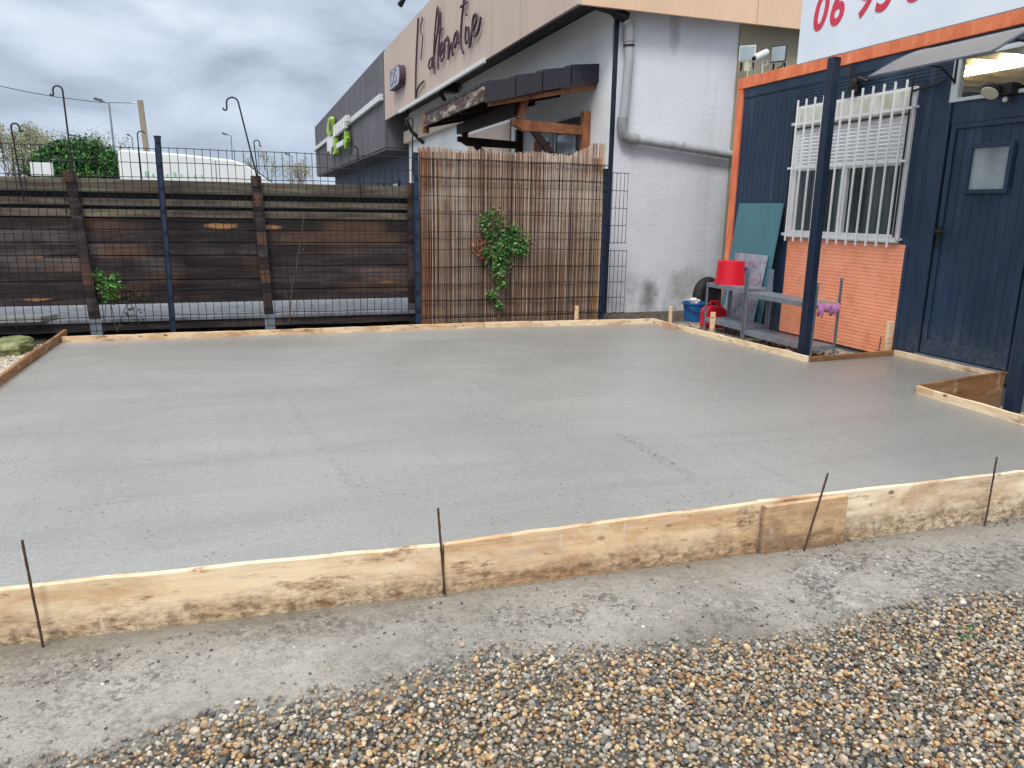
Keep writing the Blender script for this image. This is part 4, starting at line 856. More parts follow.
# floodlights and camera
def floodlight(px, py, w, h, mat, label, yaw=0):
    c = Vector(ony(px, py, 9.15)); t = thing('floodlight', c, label, 'floodlight', 'floodlights above the cabin roof')
    a = R(yaw); ux = Vector((math.cos(a), math.sin(a), 0)); n = Vector((ux.y, -ux.x, 0)); uz = Vector((0, 0, 1)); q = lambda i, j, k: c+ux*(i*w/2)+uz*(j*h/2)+n*k
    b = MB(); b.add([q(-1, -1, .02), q(1, -1, .02), q(1, 1, .02), q(-1, 1, .02), q(-.5, -.5, -.13), q(.5, -.5, -.13), q(.5, .6, -.13), q(-.5, .6, -.13)], [(0, 1, 2, 3), (4, 7, 6, 5), (0, 4, 5, 1), (1, 5, 6, 2), (2, 6, 7, 3), (3, 7, 4, 0)]); b.build('housing', mat, t, bevel=.008)
    b = MB(); b.add([q(-.86, -.84, .026), q(.86, -.84, .026), q(.86, .84, .026), q(-.86, .84, .026)], [(0, 1, 2, 3)]); b.build('lamp_glass', 'lamp_glass', t)
    b = MB()
    for s_ in (-.7, .7): b.bar(q(s_, -1, -.04), q(s_, -2.1, -.04), .016, .02)
    b.build('bracket', 'black', t)
    b = MB(); b.tube([q(.3, -.9, -.1), q(.1, -1.3, -.12), q(-.35, -1.5, -.1), q(-.4, -2.2, -.08)], .008, 6); b.build('cable', 'black', t)
    return t
floodlight(747.5, 53.5, .22, .20, 'white_plastic', 'pale grey floodlight left of the small camera above the cabin', -46)
floodlight(779, 54, .22, .22, 'black', 'black floodlight right of the small camera above the cabin', -58)
cc = thing('security_camera', Vector(ony(762, 57, 9.15)), 'small white bullet security camera between two floodlights', 'camera')
b = MB(); b.tube([ony(754, 58.5, 8.98), ony(766, 52.5, 9.15)], .047, 16); b.build('camera_body', 'white_plastic', cc, smooth=True)
b = MB(); b.tube([ony(753.6, 58.7, 8.975), ony(754.2, 58.4, 8.98)], .028, 16); b.build('lens', 'black', cc)
b = MB(); b.tube([ony(762, 57, 9.12), ony(762, 66, 9.12), ony(762, 74, 9.12)], .014, 8); b.tube([ony(765, 58, 9.14), ony(768, 64, 9.14), ony(763, 66, 9.14)], .006, 6); b.build('stalk', 'white_plastic', cc)
b = MB(); b.box(tuple(ony(746, 71, 9.12)), tuple(Vector(ony(751, 62, 9.12))+Vector((0, .05, 0)))); b.tube([ony(751.5, 62, 9.1), ony(752, 70, 9.1), ony(757, 78, 9.1)], .008, 6); b.tube([ony(747.5, 70, 9.1), ony(747.5, 80, 9.1)], .008, 6); b.build('junction_box', 'cream', cc)

# ---------------------------------------------------------------- dark building further back
db = thing('dark_shed_building', (6, 34, -.2), 'long dark grey clad commercial building with green and white letters behind', 'building')
DX = 4.0; D0, D1 = 23.05, 46.0
b = MB(); y = D0
while y < D1-.1:
    b.box((DX, y+.01, 3.02), (DX+.06, min(y+1.15, D1)-.01, 5.66)); y += 1.15
b.build('upper_cladding', 'dark_panel', db)
b = MB(); b.box((DX+.02, D0, 2.95), (14, D1, 3.0)); b.box((DX+.03, D0, 5.63), (14, D1, 5.70)); b.build('roof_and_soffit', 'dark_panel', db)
b = MB(); z_ = onx(382, 98, DX)[2]; b.box((DX-.12, D0+.1, z_-.10), (DX-.003, D1, z_+.08)); b.build('white_stripe', 'white_plastic', db, bevel=.01)
b = MB(); b.box((5.0, D0+.2, -.3), (14, D1-.5, 2.95)); b.build('wall', 'dark_wall', db)
b = MB(); b.box((DX+.06, D1-.06, 3.02), (14, D1, 5.63)); b.build('end_cladding', 'dark_panel', db)
b = MB(); b.box((DX+.07, D0, 3.02), (14, D0+.05, 5.62)); b.build('end_cladding', 'dark_panel', db)
for i in range(5):
    y = 26+i*3.1; b = MB(); b.box((4.95, y, .9), (4.997, y+2.2, 2.2)); w = b.build('window', 'black', db); b = MB(); b.box((4.935, y+.15, 1.0), (4.945, y+1.0, 2.1)); b.build('pane', 'glass_dark', w)
sg = thing('green_white_sign', (DX, 40, 4.3), 'green ring with white and green block letters on the dark building', 'sign')
def sp2(poly, mat, name, X=DX-.25):
    b = MB(); b.prism([tuple(onx(318+x/14.78, 108+y/14.78, X)) for x, y in poly], (.12, 0, 0)); b.build(name, mat, sg)
sp2([(130, 250), (150, 150), (180, 125), (205, 160), (205, 260), (190, 360), (160, 410), (130, 390), (122, 320)], 'green_sign', 'ring')
sp2([(158, 240), (168, 185), (184, 175), (188, 250), (178, 320), (158, 340)], 'dark_panel', 'ring_centre', DX-.28)
for (x0, x1, yt0, yt1, yb0, yb1) in ((222, 262, 270, 232, 440, 400), (272, 312, 226, 190, 395, 355), (322, 352, 182, 155, 350, 322), (362, 392, 148, 118, 318, 290), (398, 424, 108, 100, 200, 190)):
    sp2([(x0, yt0), (x1, yt1), (x1, yb1), (x0, yb0)], 'white', 'white_letter')
sp2([(130, 480), (170, 440), (222, 420), (222, 560), (195, 590), (190, 700), (175, 640), (135, 640)], 'white', 'white_letter')
sp2([(230, 450), (256, 440), (258, 660), (235, 690), (210, 680), (235, 640)], 'green_sign', 'green_letter')
sp2([(265, 530), (370, 465), (370, 540), (265, 600)], 'white', 'white_letter')
sp2([(385, 340), (408, 340), (408, 420), (425, 440), (420, 510), (405, 520), (402, 600), (388, 590), (385, 510), (365, 500), (385, 440)], 'green_sign', 'green_letter')

# ---------------------------------------------------------------- cabin
KX = 5.90; Y0, Y1 = 2.2, 8.46; KT = 2.92
cb_ = thing('site_cabin', (7, 5.5, -.1), 'navy blue cabin with orange trim, barred window and plank door', 'cabin')
def wallpiece(b, y0, y1, z0, z1, rib='v'):
    b.box((KX, y0, z0), (KX+.05, y1, z1))
b = MB()
OP = [(5.57, 7.29, 1.08, 2.46), (4.42, 5.28, .06, 2.10), (3.6, 5.36, 2.25, 2.66)]   # window, door, transom
WY0, WY1 = 5.69, 7.29
for (a_, c_, z0, z1) in ((7.31, 8.35, -.06, 2.79), (5.57, 7.31, 2.46, 2.79), (5.57, 7.31, -.06, 1.02), (5.57, 5.69, 1.02, 2.46), (5.30, 5.57, -.06, 2.79), (4.40, 5.30, 2.09, 2.27), (4.40, 5.30, -.06, .05), (2.2, 5.30, 2.66, 2.79), (2.2, 4.40, -.06, 2.27), (2.2, 3.6, 2.27, 2.66)): b.box((KX, a_, z0), (KX+.05, c_, z1))
# shallow vertical ribs
y = 7.36
while y < 8.33:
    b.box((KX-.004, y, 0.0), (KX+.01, y+.03, 2.60)); y += .085
y = 5.42
while y < 5.66:
    b.box((KX-.004, y, 1.1), (KX+.01, y+.014, 2.60)); y += .032
for z in np.arange(2.50, 2.66, .032): b.box((KX-.006, 5.35, float(z)), (KX+.01, 7.33, float(z)+.018))
b.box((KX-.012, 2.2, 2.68), (KX+.01, 8.33, 2.785))
b.box((KX-.018, 5.30, -.05), (KX+.01, 5.44, 2.30)); b.box((KX-.012, 5.565, -.05), (KX+.01, 5.60, 1.0)); b.box((KX-.012, 7.28, -.05), (KX+.01, 7.32, 1.0))
b.build('front_wall', 'navy', cb_, bevel=.0015)
b = MB()
z = -.045
while z < 1.01:
    b.prism([(KX-.006, 5.605, z), (KX-.003, 5.605, z+.033), (KX+.01, 5.605, z+.033), (KX+.01, 5.605, z)], (0, 1.675, 0)); z += .036
b.box((KX-.0015, 5.606, -.044), (KX+.008, 7.279, 1.018)); b.build('orange_panel', 'orange_ribs', cb_)
b = MB(); b.box((KX-.03, Y0, 2.79), (KX+.08, Y1, KT)); b.build('roof_rail', 'orange_rail', cb_, bevel=.006)
b = MB(); b.box((KX-.028, 8.355, -.06), (KX+.08, Y1, 2.788)); b.build('corner_post', 'orange_rail', cb_, bevel=.006)
b = MB(); b.box((KX+.08, Y1-.05, -.06), (8.3, Y1, KT-.03)); b.box((8.25, Y0, -.06), (8.3, Y1-.052, KT-.03)); b.box((KX+.08, Y0, -.06), (8.248, Y0+.05, KT-.03)); b.build('side_wall', 'navy_dark', cb_)
b = MB(); b.box((KX+.02, Y0+.06, -.055), (8.24, Y1-.06, 0.0)); b.build('cabin_floor', painted('lino', srgb(120, 112, 100), .5), cb_)
b = MB(); b.box((KX+.06, Y0, KT-.03), (8.32, Y1, KT+.01)); b.build('roof', 'galv', cb_)
b = MB()
for i in range(22): yy = Y0+.1+i*.28; b.prism([(KX+.09, yy, 2.74), (KX+.09, yy+.14, 2.70), (KX+.09, yy+.28, 2.74), (KX+.09, yy+.28, 2.80), (KX+.09, yy, 2.80)], (2.1, 0, 0))
b.build('ceiling', 'ceiling', cb_)
b = MB(); b.box((6.75, 5.3, 2.655), (6.81, 6.5, 2.685)); b.build('ceiling_light', 'tube_light', cb_)
b = MB(); b.box((KX+.02, Y0, -.25), (KX+.1, Y1, -.075)); b.build('plinth_beam', 'galv', cb_)
# window
wn_ = MB()
for (a_, c_, z0, z1) in ((WY0, WY0+.07, 1.04, 2.46), (WY1-.07, WY1, 1.04, 2.46), (WY0+.07, WY1-.07, 1.04, 1.12), (6.44, 6.52, 1.12, 1.80), (WY0+.07, WY1-.07, 2.40, 2.46)): wn_.box((KX-.03, a_, z0), (KX+.045, c_, z1))
wo2 = wn_.build('window', 'white', cb_, bevel=.004)
b = MB(); b.box((KX-.035, WY0+.05, 2.24), (KX+.03, WY1-.05, 2.44)); m_ = Mat('dirty_white_plastic', .5); m_.col(m_.ramp(m_.noise(9, 5, .7, (1, 1, .3)), [(.35, srgb(176, 180, 160)), (.6, srgb(216, 219, 214))])); b.build('shutter_box', m_.m, wo2, bevel=.01)
b = MB(); z = 1.80
while z < 2.225:
    b.prism([(KX-.022, WY0+.072, z), (KX-.030, WY0+.072, z+.018), (KX-.022, WY0+.072, z+.033), (KX+.0, WY0+.072, z+.033), (KX+.0, WY0+.072, z)], (0, WY1-WY0-.144, 0)); z += .037
b.build('roller_shutter', 'white', wo2)
b = MB(); b.box((KX-.034, WY0+.072, 1.765), (KX, WY1-.072, 1.798)); b.build('shutter_rail', 'white_plastic', wo2, bevel=.003)
b = MB(); b.box((KX+.012, WY0+.07, 1.12), (KX+.018, 6.44, 1.80)); b.build('pane', 'curtain', wo2)
b = MB(); b.box((KX+.012, 6.52, 1.12), (KX+.018, WY1-.07, 1.80)); b.build('pane', 'curtain', wo2)
# grille
gr = MB(); nb = 12
for z in (1.06, 1.79, 2.26): gr.box((KX-.066, WY0-.02, z), (KX-.056, WY1+.04, z+.022))
for z in (1.07, 2.27):
    for y in (WY0-.02, WY1+.03): gr.box((KX-.066, y-.012, z), (KX+.0, y+.012, z+.02))
gro = gr.build('security_grille', 'white', cb_)
for i in range(nb):
    y = WY0+.07+(WY1-WY0-.12)*i/(nb-1); gr = MB(); gr.box((KX-.085, y-.0085, 1.0), (KX-.067, y+.0085, 2.52)); gr.build('grille_bar', 'white', gro, bevel=.003)
gr = MB(); gr.tube([(KX-.05, WY0+.03, 1.1), (KX-.05, WY0+.03, 2.56)], .009, 6); gr.tube([(KX-.05, WY0+.03, 2.22), (KX-.05, WY1, 2.22)], .010, 6); gr.tube([(KX-.04, WY1+.035, 1.2), (KX-.04, WY1+.035, 2.5)], .008, 6); gr.tube([(KX-.04, WY0+.03, 2.42), (KX-.04, WY0-.25, 2.44), (KX-.04, WY0-.33, 2.47)], .010, 6)
gr.tube([(KX-.04, WY1+.035, 2.41), (KX-.04, WY1+.10, 2.41)], .008, 6); gr.build('black_cable', 'black', cb_)
# cables and junction left of the awning
b = MB(); yy = onx(858, 80, KX)[1]
for k in range(3): b.tube([(KX-.04, yy+.03*k+.02, 2.79), (KX-.045, yy+.03*k+.01*math.sin(k*3), 2.62), (KX-.04, yy+.025*k, 2.5)], .006, 6)
b.lathe((KX-.02, yy-.02, 2.58), [(.03, 0), (.05, .02), (.05, .05), (.03, .06)], 10, axis=(-1, 0, 0)); b.box((KX-.07, yy-.08, 2.50), (KX-.01, yy+.05, 2.57)); b.tube([(KX-.06, yy-.05, 2.58), (KX-.1, yy-.12, 2.62), (KX-.06, yy-.2, 2.58)], .02, 7); b.build('cable_junction', 'black', cb_)
# door
DY0, DY1, DZ0, DZ1 = 4.42, 5.28, .06, 2.085
dr = MB(); n = 9; wv = (DY1-DY0-.1)/n
dwy0, dwy1, dwz0, dwz1 = 4.69, 5.03, 1.53, 1.87
for i in range(n):
    a_ = DY0+.05+wv*i+.0015; c_ = a_+wv-.003
    if c_ > dwy0 and a_ < dwy1:
        dr.box((KX+.012, a_, DZ0+.13), (KX+.045, c_, dwz0)); dr.box((KX+.012, a_, dwz1), (KX+.045, c_, DZ1-.04))
    else: dr.box((KX+.012, a_, DZ0+.13), (KX+.045, c_, DZ1-.04))
do = dr.build('door', 'navy', cb_, bevel=.002)
b = MB(); b.box((KX-.006, DY0, DZ0), (KX+.05, DY0+.05, DZ1)); b.box((KX-.006, DY1-.05, DZ0), (KX+.05, DY1, DZ1)); b.box((KX-.006, DY0+.05, DZ0), (KX+.05, DY1-.05, DZ0+.13)); b.box((KX-.006, DY0+.05, DZ1-.04), (KX+.05, DY1-.05, DZ1)); b.build('door_frame', 'navy', do, bevel=.003)
b = MB(); f_ = .035
for (a_, c_, z0, z1) in ((dwy0-f_, dwy0, dwz0-f_, dwz1+f_), (dwy1, dwy1+f_, dwz0-f_, dwz1+f_), (dwy0, dwy1, dwz0-f_, dwz0), (dwy0, dwy1, dwz1, dwz1+f_)): b.box((KX-.02, a_, z0), (KX+.03, c_, z1))
fo = b.build('window_frame', 'navy', do, bevel=.003)
b = MB(); b.box((KX+.006, dwy0, dwz0), (KX+.012, dwy1, dwz1)); b.build('pane', 'glass_pale', do)
b = MB(); b.lathe((KX-.012, 5.31-.07, 1.17), [(.02, 0), (.02, .05)], 10, axis=(-1, 0, 0)); b.bar((KX-.055, 5.25, 1.17), (KX-.055, 5.13, 1.17), .016, .022); b.box((KX-.014, 5.23, 1.02), (KX-.005, 5.27, 1.22)); b.build('handle', 'black', do, bevel=.002)
b = MB(); b.box((KX-.05, DY0-.02, .035), (KX+.0, DY1+.02, .05)); b.build('threshold', 'galv', cb_)
# transom
b = MB()
for (a_, c_, z0, z1) in ((5.26, 5.33, 2.27, 2.66), (3.6, 3.66, 2.27, 2.66), (3.66, 5.26, 2.27, 2.30), (3.66, 5.26, 2.62, 2.66)): b.box((KX-.02, a_, z0), (KX+.04, c_, z1))
to = b.build('transom_window', painted('grey_white_frame', srgb(188, 198, 200), .5, .12), cb_, bevel=.003)
b = MB(); b.box((KX+.0, 3.66, 2.30), (KX+.006, 5.26, 2.62)); b.build('pane', 'clear', to)
# wall lamp
wl = thing('wall_lamp', (KX-.02, 4.93, 2.28), 'black oval wall lamp with cream lens below the transom window', 'lamp')
c = Vector(onx(991, 91, KX-.12)); b = MB(); ax_ = Vector((-.62, -.05, -.78)).normalized(); b.lathe(c+ax_*-.03, [(.035, 0), (.075, .012), (.085, .035), (.078, .05)], 20, axis=ax_); b.box((KX-.10, c.y-.16, c.z-.04), (KX-.002, c.y-.03, c.z+.05)); b.build('housing', 'black', wl, bevel=.004)
b = MB(); b.lathe(c+ax_*.021, [(.07, 0), (.064, .008), (.0, .012)], 20, axis=ax_); b.build('lens', 'cream', wl, smooth=True)
b = MB(); b.lathe((KX-.06, c.y-.09, c.z-.075), [(.0, -.02), (.016, -.014), (.022, 0), (.018, .016), (.0, .03)], 12); b.build('sensor', 'white_plastic', wl, smooth=True)
# awning
aw = thing('door_awning', (KX, 4.9, 2.7), 'curved milky plastic awning over the navy door', 'awning')
b = MB(); AY0, AY1 = 4.31, 5.47; n = 12; prof = []
for i in range(n+1):
    u = i/n; prof.append((5.10+.79*u, 2.455+.285*math.sin(u*math.pi/2)))
vs = []
for x, z in prof: vs += [(x, AY0, z), (x, AY1, z)]
b.add(vs, [(i*2, i*2+1, i*2+3, i*2+2) for i in range(n)]); b.build('canopy_sheet', 'polycarb', aw, smooth=True)
b = MB(); b.tube([(5.10, AY0-.005, 2.452), (5.10, AY1+.005, 2.452)], .009, 8); b.tube([(x, AY0, z) for x, z in prof], .012, 8); b.tube([(x, AY1, z) for x, z in prof], .006, 8); b.build('edge_trim', painted('grey_trim', srgb(120, 126, 142), .5), aw)
for yy in (5.30, 4.35):
    b = MB(); b.bar((KX-.01, yy, 2.72), (KX-.01, yy, 2.42), .03, .02, up=(1, 0, 0)); b.tube([(KX-.02, yy, 2.44), (5.70, yy, 2.55), (5.35, yy, 2.56)], .011, 8); b.tube([(KX-.02, yy, 2.68), (5.50, yy, 2.62)], .010, 8); b.build('bracket', 'black', aw)
# columns and sign
for i, (x, y, lb) in enumerate([(4.895, 5.67, 'navy square steel column at the corner of the slab in front of the barred window'), (4.93, 3.60, 'navy square steel column at the right edge beside the door')]):
    b = MB(); b.box((x-.04, y-.04, -.15), (x+.04, y+.04, 2.625)); o = b.build('steel_column', 'navy_dark', bevel=.006); tag(o, lb, 'column', 'navy steel columns carrying the sign')
    b = MB(); b.box((x-.08, y-.08, -.13), (x+.08, y+.08, -.118)); b.build('base_plate', 'galv', o)
sn = thing('phone_number_sign', (4.86, 4.5, 2.64), 'large white sign board with red phone number on the steel columns', 'sign')
b = MB(); b.box((4.855, .8, 2.635), (4.885, 6.11, 3.75)); b.build('board', 'signboard', sn, bevel=.002)
b = MB(); b.box((4.887, .8, 2.66), (4.93, 6.08, 2.70)); b.box((4.887, .8, 3.6), (4.93, 6.08, 3.64)); b.box((4.887, 3.0, 2.7), (4.93, 3.05, 3.6)); b.build('back_frame', 'galv', sn)
yy = 5.955
for ch, dy in (('0', 0), ('6', .205), ('9', .52), ('5', .725), ('5', 1.04), ('5', 1.245)):
    text_obj(ch, 'digit', 'redtext', sn, .42, .002, (4.852, yy-dy, 2.885), (0, -1, 0), .22, .009, .82)

# ---------------------------------------------------------------- things by the wall
def bucket(c, r0, r1, h, mat, label, flip=False, bail=True, clothm=False):
    t = thing('bucket', c, label, 'bucket'); prof = [(r0, 0), (r1, h), (r1+.012, h), (r1+.012, h-.02), (r1+.002, h-.022)]
    inner = [(r1-.006, h), (r0-.006, .01), (0, .01)]
    if flip: prof = [(r, h-z) for r, z in prof]; inner = [(r, h-z) for r, z in inner]
    b = MB(); b.lathe(c, prof, 36, close=False); b.lathe(c, inner if not flip else inner, 36, close=False); b.lathe(c, [(0, 0), (r0, 0)] if not flip else [(r0, h), (0, h)], 36, close=False); b.build('bucket_body', mat, t, smooth=True)
    return t
c = Vector(onz(693.5, 321, -.1)); t = bucket(c, .115, .155, .25, 'bucket_blue', 'blue plastic bucket on the ground at the foot of the white wall')
b = MB(); b.tube([c+Vector((.155*math.cos(a), .155*math.sin(a)*1.0, .22-.10*abs(math.sin(a)))) for a in [R(180+i*15) for i in range(13)]], .006, 6); b.build('handle', 'rubber', t)
b = MB(); bm = bmesh.new(); bmesh.ops.create_icosphere(bm, subdivisions=3, radius=1)
for v in bm.verts: v.co = Vector((v.co.x*.07, v.co.y*.06, v.co.z*.05))*(1+1.8*(float(fbm(v.co.x*2.2+4, v.co.y*2.2+v.co.z*2.7, 3))-.45))
b.add([v.co+c+Vector((.02, .03, .25)) for v in bm.verts], [[v.index for v in f.verts] for f in bm.faces]); bm.free(); tag(b.build('crumpled_rag', 'white', smooth=True), 'crumpled white rag lying in the blue bucket', 'rag')
# shelves
def shelf_unit(x0, x1, y0, y1, zg, hgt, levels, label, tops=None):
    t = thing('shelving_unit', ((x0+x1)/2, (y0+y1)/2, zg), label, 'shelf', 'low galvanised shelving units')
    i = 0
    for x, sx_ in ((x0, 1), (x1, -1)):
        for y, sy_ in ((y0, 1), (y1, -1)):
            hh = tops[i] if tops else hgt; i += 1; b = MB(); tk = .003
            b.box((x, min(y, y+sy_*.036), zg), (x+sx_*tk, max(y, y+sy_*.036), zg+hh)); b.box((min(x, x+sx_*.036), y, zg), (max(x, x+sx_*.036), y+sy_*tk, zg+hh)); u = b.build('upright', 'galv', t)
            b = MB(); z = zg+.03
            while z < zg+hh-.03: b.box((x-.0015*sx_, min(y+sy_*.012, y+sy_*.024), z), (x, max(y+sy_*.012, y+sy_*.024), z+.012)); b.box((min(x+sx_*.012, x+sx_*.024), y-.0015*sy_, z), (max(x+sx_*.012, x+sx_*.024), y, z+.012)); z += .028
            b.build('slots', 'black', u)
    for z in levels:
        b = MB(); b.box((x0+.004, y0+.004, zg+z), (x1-.004, y1-.004, zg+z+.003)); b.box((x0+.004, y0+.004, zg+z-.045), (x0+.007, y1-.004, zg+z)); b.box((x1-.007, y0+.004, zg+z-.045), (x1-.004, y1-.004, zg+z)); b.box((x0+.007, y0+.004, zg+z-.045), (x1-.007, y0+.007, zg+z)); b.box((x0+.007, y1-.007, zg+z-.045), (x1-.007, y1-.004, zg+z)); b.build('shelf_board', 'galv', t)
    return t
shelf_unit(5.16, 5.48, 5.90, 6.98, -.10, .80, (.13, .55), 'galvanised shelving unit behind the steel column with a pink rag', (.76, .80, .80, .80))
shelf_unit(5.22, 5.58, 7.06, 7.84, -.10, .60, (.15, .575), 'galvanised shelving unit with the upturned red bucket on top', (.78, .58, .60, .60))
c = Vector((5.40, 7.63, .478)); t = bucket(c, .155, .172, .27, 'red', 'red plastic bucket standing upside down on the left shelving unit', flip=True)
b = MB(); b.box(c+Vector((.14, -.10, .12)), c+Vector((.172, -.05, .2))); b.build('sticker', 'bucket_blue', t)
# jerrycan
c = Vector((5.46, 8.0, -.1)); t = thing('jerrycan', c, 'red plastic jerrycan on the ground under the shelf', 'jerrycan')
b = MB(); b.prism([c+Vector((-.15, -.07, 0)), c+Vector((.17, -.07, 0)), c+Vector((.17, -.07, .20)), c+Vector((.10, -.07, .26)), c+Vector((-.08, -.07, .28)), c+Vector((-.15, -.07, .22))], (0, .15, 0)); o = b.build('can_body', 'red', t, bevel=.025, smooth=False)
b = MB(); b.tube([c+Vector((-.06, 0, .27)), c+Vector((-.05, 0, .32)), c+Vector((.05, 0, .32)), c+Vector((.10, 0, .26))], .016, 8); b.lathe(c+Vector((-.10, 0, .25)), [(.025, 0), (.025, .05), (0, .05)], 14); b.build('handle', 'red', t, smooth=True)
# tyre
c = Vector((5.90, 8.80, .17)); b = MB(); ax_ = Vector((.35, -1, .12)); Rr, rr_ = .22, .07; prof = [(Rr+rr_*math.cos(R(a))*(.9), rr_*1.1*math.sin(R(a))) for a in range(0, 361, 20)]
b.lathe(c, prof, 40, axis=ax_, close=False); b.lathe(c, [(0, -.03), (.17, -.03), (.17, .03), (0, .03)], 30, axis=ax_); tag(b.build('tyre', 'rubber', smooth=True), 'black tyre leaning against the white wall behind the buckets', 'tyre')
# teal board and acrylic sheet leaning
def leaning(pts_bot, pts_top, t_, mat, name, label, cat):
    b = MB(); b.prism([pts_bot[0], pts_bot[1], pts_top[1], pts_top[0]], (t_, 0, 0)); return tag(b.build(name, mat, bevel=.002), label, cat)
leaning([(5.66, 8.20, -.1), (5.66, 7.36, -.1)], [(5.85, 8.20, 1.42), (5.85, 7.36, 1.42)], .018, 'teal', 'teal_panel', 'large dull teal board leaning against the cabin left of the window', 'panel')
leaning([(5.60, 8.05, -.1), (5.60, 7.42, -.1)], [(5.75, 8.05, .82), (5.75, 7.42, .82)], .008, 'acrylic', 'plastic_sheet', 'grey plastic sheet with purple stains leaning on the teal board', 'sheet')
# pink rag hanging between uprights
b = MB(); n = 26; vs = []
for i in range(n+1):
    u = i/n; x = 5.19+.27*u; l = .13*(.35+.65*abs(math.sin(u*5+.6)))+.02*math.sin(u*31); y = 5.90-.008+.012*math.sin(u*22); vs += [(x, y, .455), (x+.01, y-.012, .455-l*.5), (x+.012*math.sin(u*17), y-.004, .455-l)]
b.add(vs, [(3*i+k, 3*i+3+k, 3*i+4+k, 3*i+1+k) for i in range(n) for k in (0, 1)]); o = b.build('pink_rag', 'pink', smooth=True); sdf = o.modifiers.new('thick', 'SOLIDIFY'); sdf.thickness = .003
tag(o, 'torn pink rag hanging from the end of the right shelving unit', 'rag')
b = MB()
for i in range(7): a_ = random.uniform(0, 6.28); b.bar((5.02+random.uniform(-.08, .1), 5.98+random.uniform(-.1, .1), -.07), (5.02+.14*math.cos(a_), 6.0+.14*math.sin(a_), -.03), .05, .006)
tag(b.build('crumpled_sheeting', 'acrylic'), 'crumpled pale plastic scraps on the soil left of the steel column', 'scrap')

# ---------------------------------------------------------------- background: van, bush, trees, lamps
vn = thing('white_van', (-1.5, 25, -.2), 'long white van with small green lettering parked beyond the timber fence', 'van')
A = Vector((-3.36, 25.0, 0)); Bq = Vector((1.2, 25.66, 0)); du = (Bq-A).normalized(); dn = Vector((-du.y, du.x, 0)); ln = (Bq-A).length; zv = -.2; sc_ = 1.0
def V(u, z, w=0): return A+du*u+dn*w+Vector((0, 0, z))
body = [(0, .2), (0, 2.76), (.1, 2.80), (1.8, 2.74), (3.1, 2.64), (3.55, 2.50), (4.3, 1.95), (4.7, 1.8), (5.3, 1.4), (5.4, .3)]
b = MB(); b.prism([V(u, z) for u, z in body], dn*2.0); b.build('van_body', painted('van_white', srgb(226, 230, 232), .35, .06, 2), vn, bevel=.05)
b = MB(); b.prism([V(3.3, 1.75, -.012), V(4.3, 1.75, -.012), V(4.2, 1.3, -.012), V(3.3, 1.3, -.012)], dn*.008); b.build('side_window', 'glass_dark', vn)
b = MB(); b.prism([V(3.62, 2.46, .15), V(4.25, 2.00, .15), V(4.27, 2.03, .15), V(3.64, 2.49, .15)], dn*1.7); b.build('windscreen', 'glass_dark', vn)
for u in (1.0, 4.4):
    b = MB(); cc_ = V(u, .32, .1); b.lathe(cc_, [(.0, -.12), (.2, -.12), (.34, -.1), (.34, .1), (.0, .1)], 24, axis=dn); b.build('wheel', 'rubber', vn)
b = MB(); b.prism([V(2.60, .4, -.006), V(2.63, .4, -.006), V(2.63, 2.6, -.006), V(2.60, 2.6, -.006)], dn*.008); b.build('door_seam', painted('seam', srgb(150, 155, 160)), vn)
b = MB()
for i, w in enumerate((.16, .10, .10, .08, .14, .10, .06, .10, .10)):
    u = .65+i*.19; w *= .6; b.prism([V(u, 2.08, -.012), V(u+w, 2.08, -.012), V(u+w, 2.08+(.14 if i in (0, 4) else .08), -.012), V(u, 2.08+(.14 if i in (0, 4) else .08), -.012)], dn*.008)
b.build('green_lettering', painted('lettering_green', srgb(150, 205, 165)), vn)
sgb = thing('white_box_sign', (-5.3, 25, 1.8), 'small white rectangular panel on a post left of the round bush', 'sign')
b = MB(); p0, p1 = ony(29.5, 162, 25), ony(53, 176, 25); b.box(tuple(p0), (p1[0], 25.15, p1[2])); b.build('panel', 'white', sgb)
b = MB(); b.box((-5.4, 25.05, -.2), (-5.3, 25.12, 2.2)); b.build('post', 'galv', sgb)
def foliage_ball(center, rad, n, size, cols, name, parent, sq=(1, 1, 1), clumps=60):
    b = MB(); cl = []
    for _ in range(clumps):
        d = Vector((random.gauss(0, 1), random.gauss(0, 1), random.gauss(0, 1))).normalized(); d.z = abs(d.z)*.95-.15 if sq[2] < 1.01 else d.z
        cl.append((Vector(center)+Vector((d.x*rad*sq[0], d.y*rad*sq[1], d.z*rad*sq[2]))*random.uniform(.75, 1.0), rad*random.uniform(.11, .19)))
    for _ in range(n):
        c, r = cl[random.randrange(len(cl))]; p = c+Vector((random.gauss(0, 1), random.gauss(0, 1), random.gauss(0, 1)))*r*.5
        u = Vector((random.uniform(-1, 1), random.uniform(-1, 1), random.uniform(-1, 1))).normalized(); w = u.cross(Vector((random.uniform(-1, 1), random.uniform(-1, 1), random.uniform(-1, 1)))).normalized()
        s_ = size*random.uniform(.6, 1.3); cc = random.choice(cols); k = random.uniform(.7, 1.3); b.cur = (cc[0]*k, cc[1]*k, cc[2]*k, 1); b.add([p-u*s_, p+w*s_*.5, p+u*s_, p-w*s_*.5], [(0, 1, 2, 3)])
    return b.build(name, 'leaf', parent)
bu = thing('round_bush', (-4.6, 29, -.2), 'dense round dark green tree left of the white van', 'tree')
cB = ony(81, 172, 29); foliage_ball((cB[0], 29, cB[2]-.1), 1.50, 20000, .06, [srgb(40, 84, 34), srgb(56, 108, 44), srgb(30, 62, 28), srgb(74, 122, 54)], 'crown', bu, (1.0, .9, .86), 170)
foliage_ball((cB[0], 29, cB[2]-.1), 1.15, 3500, .14, [srgb(26, 54, 24), srgb(34, 66, 30)], 'inner_foliage', bu, (1.0, .9, .8), 60)
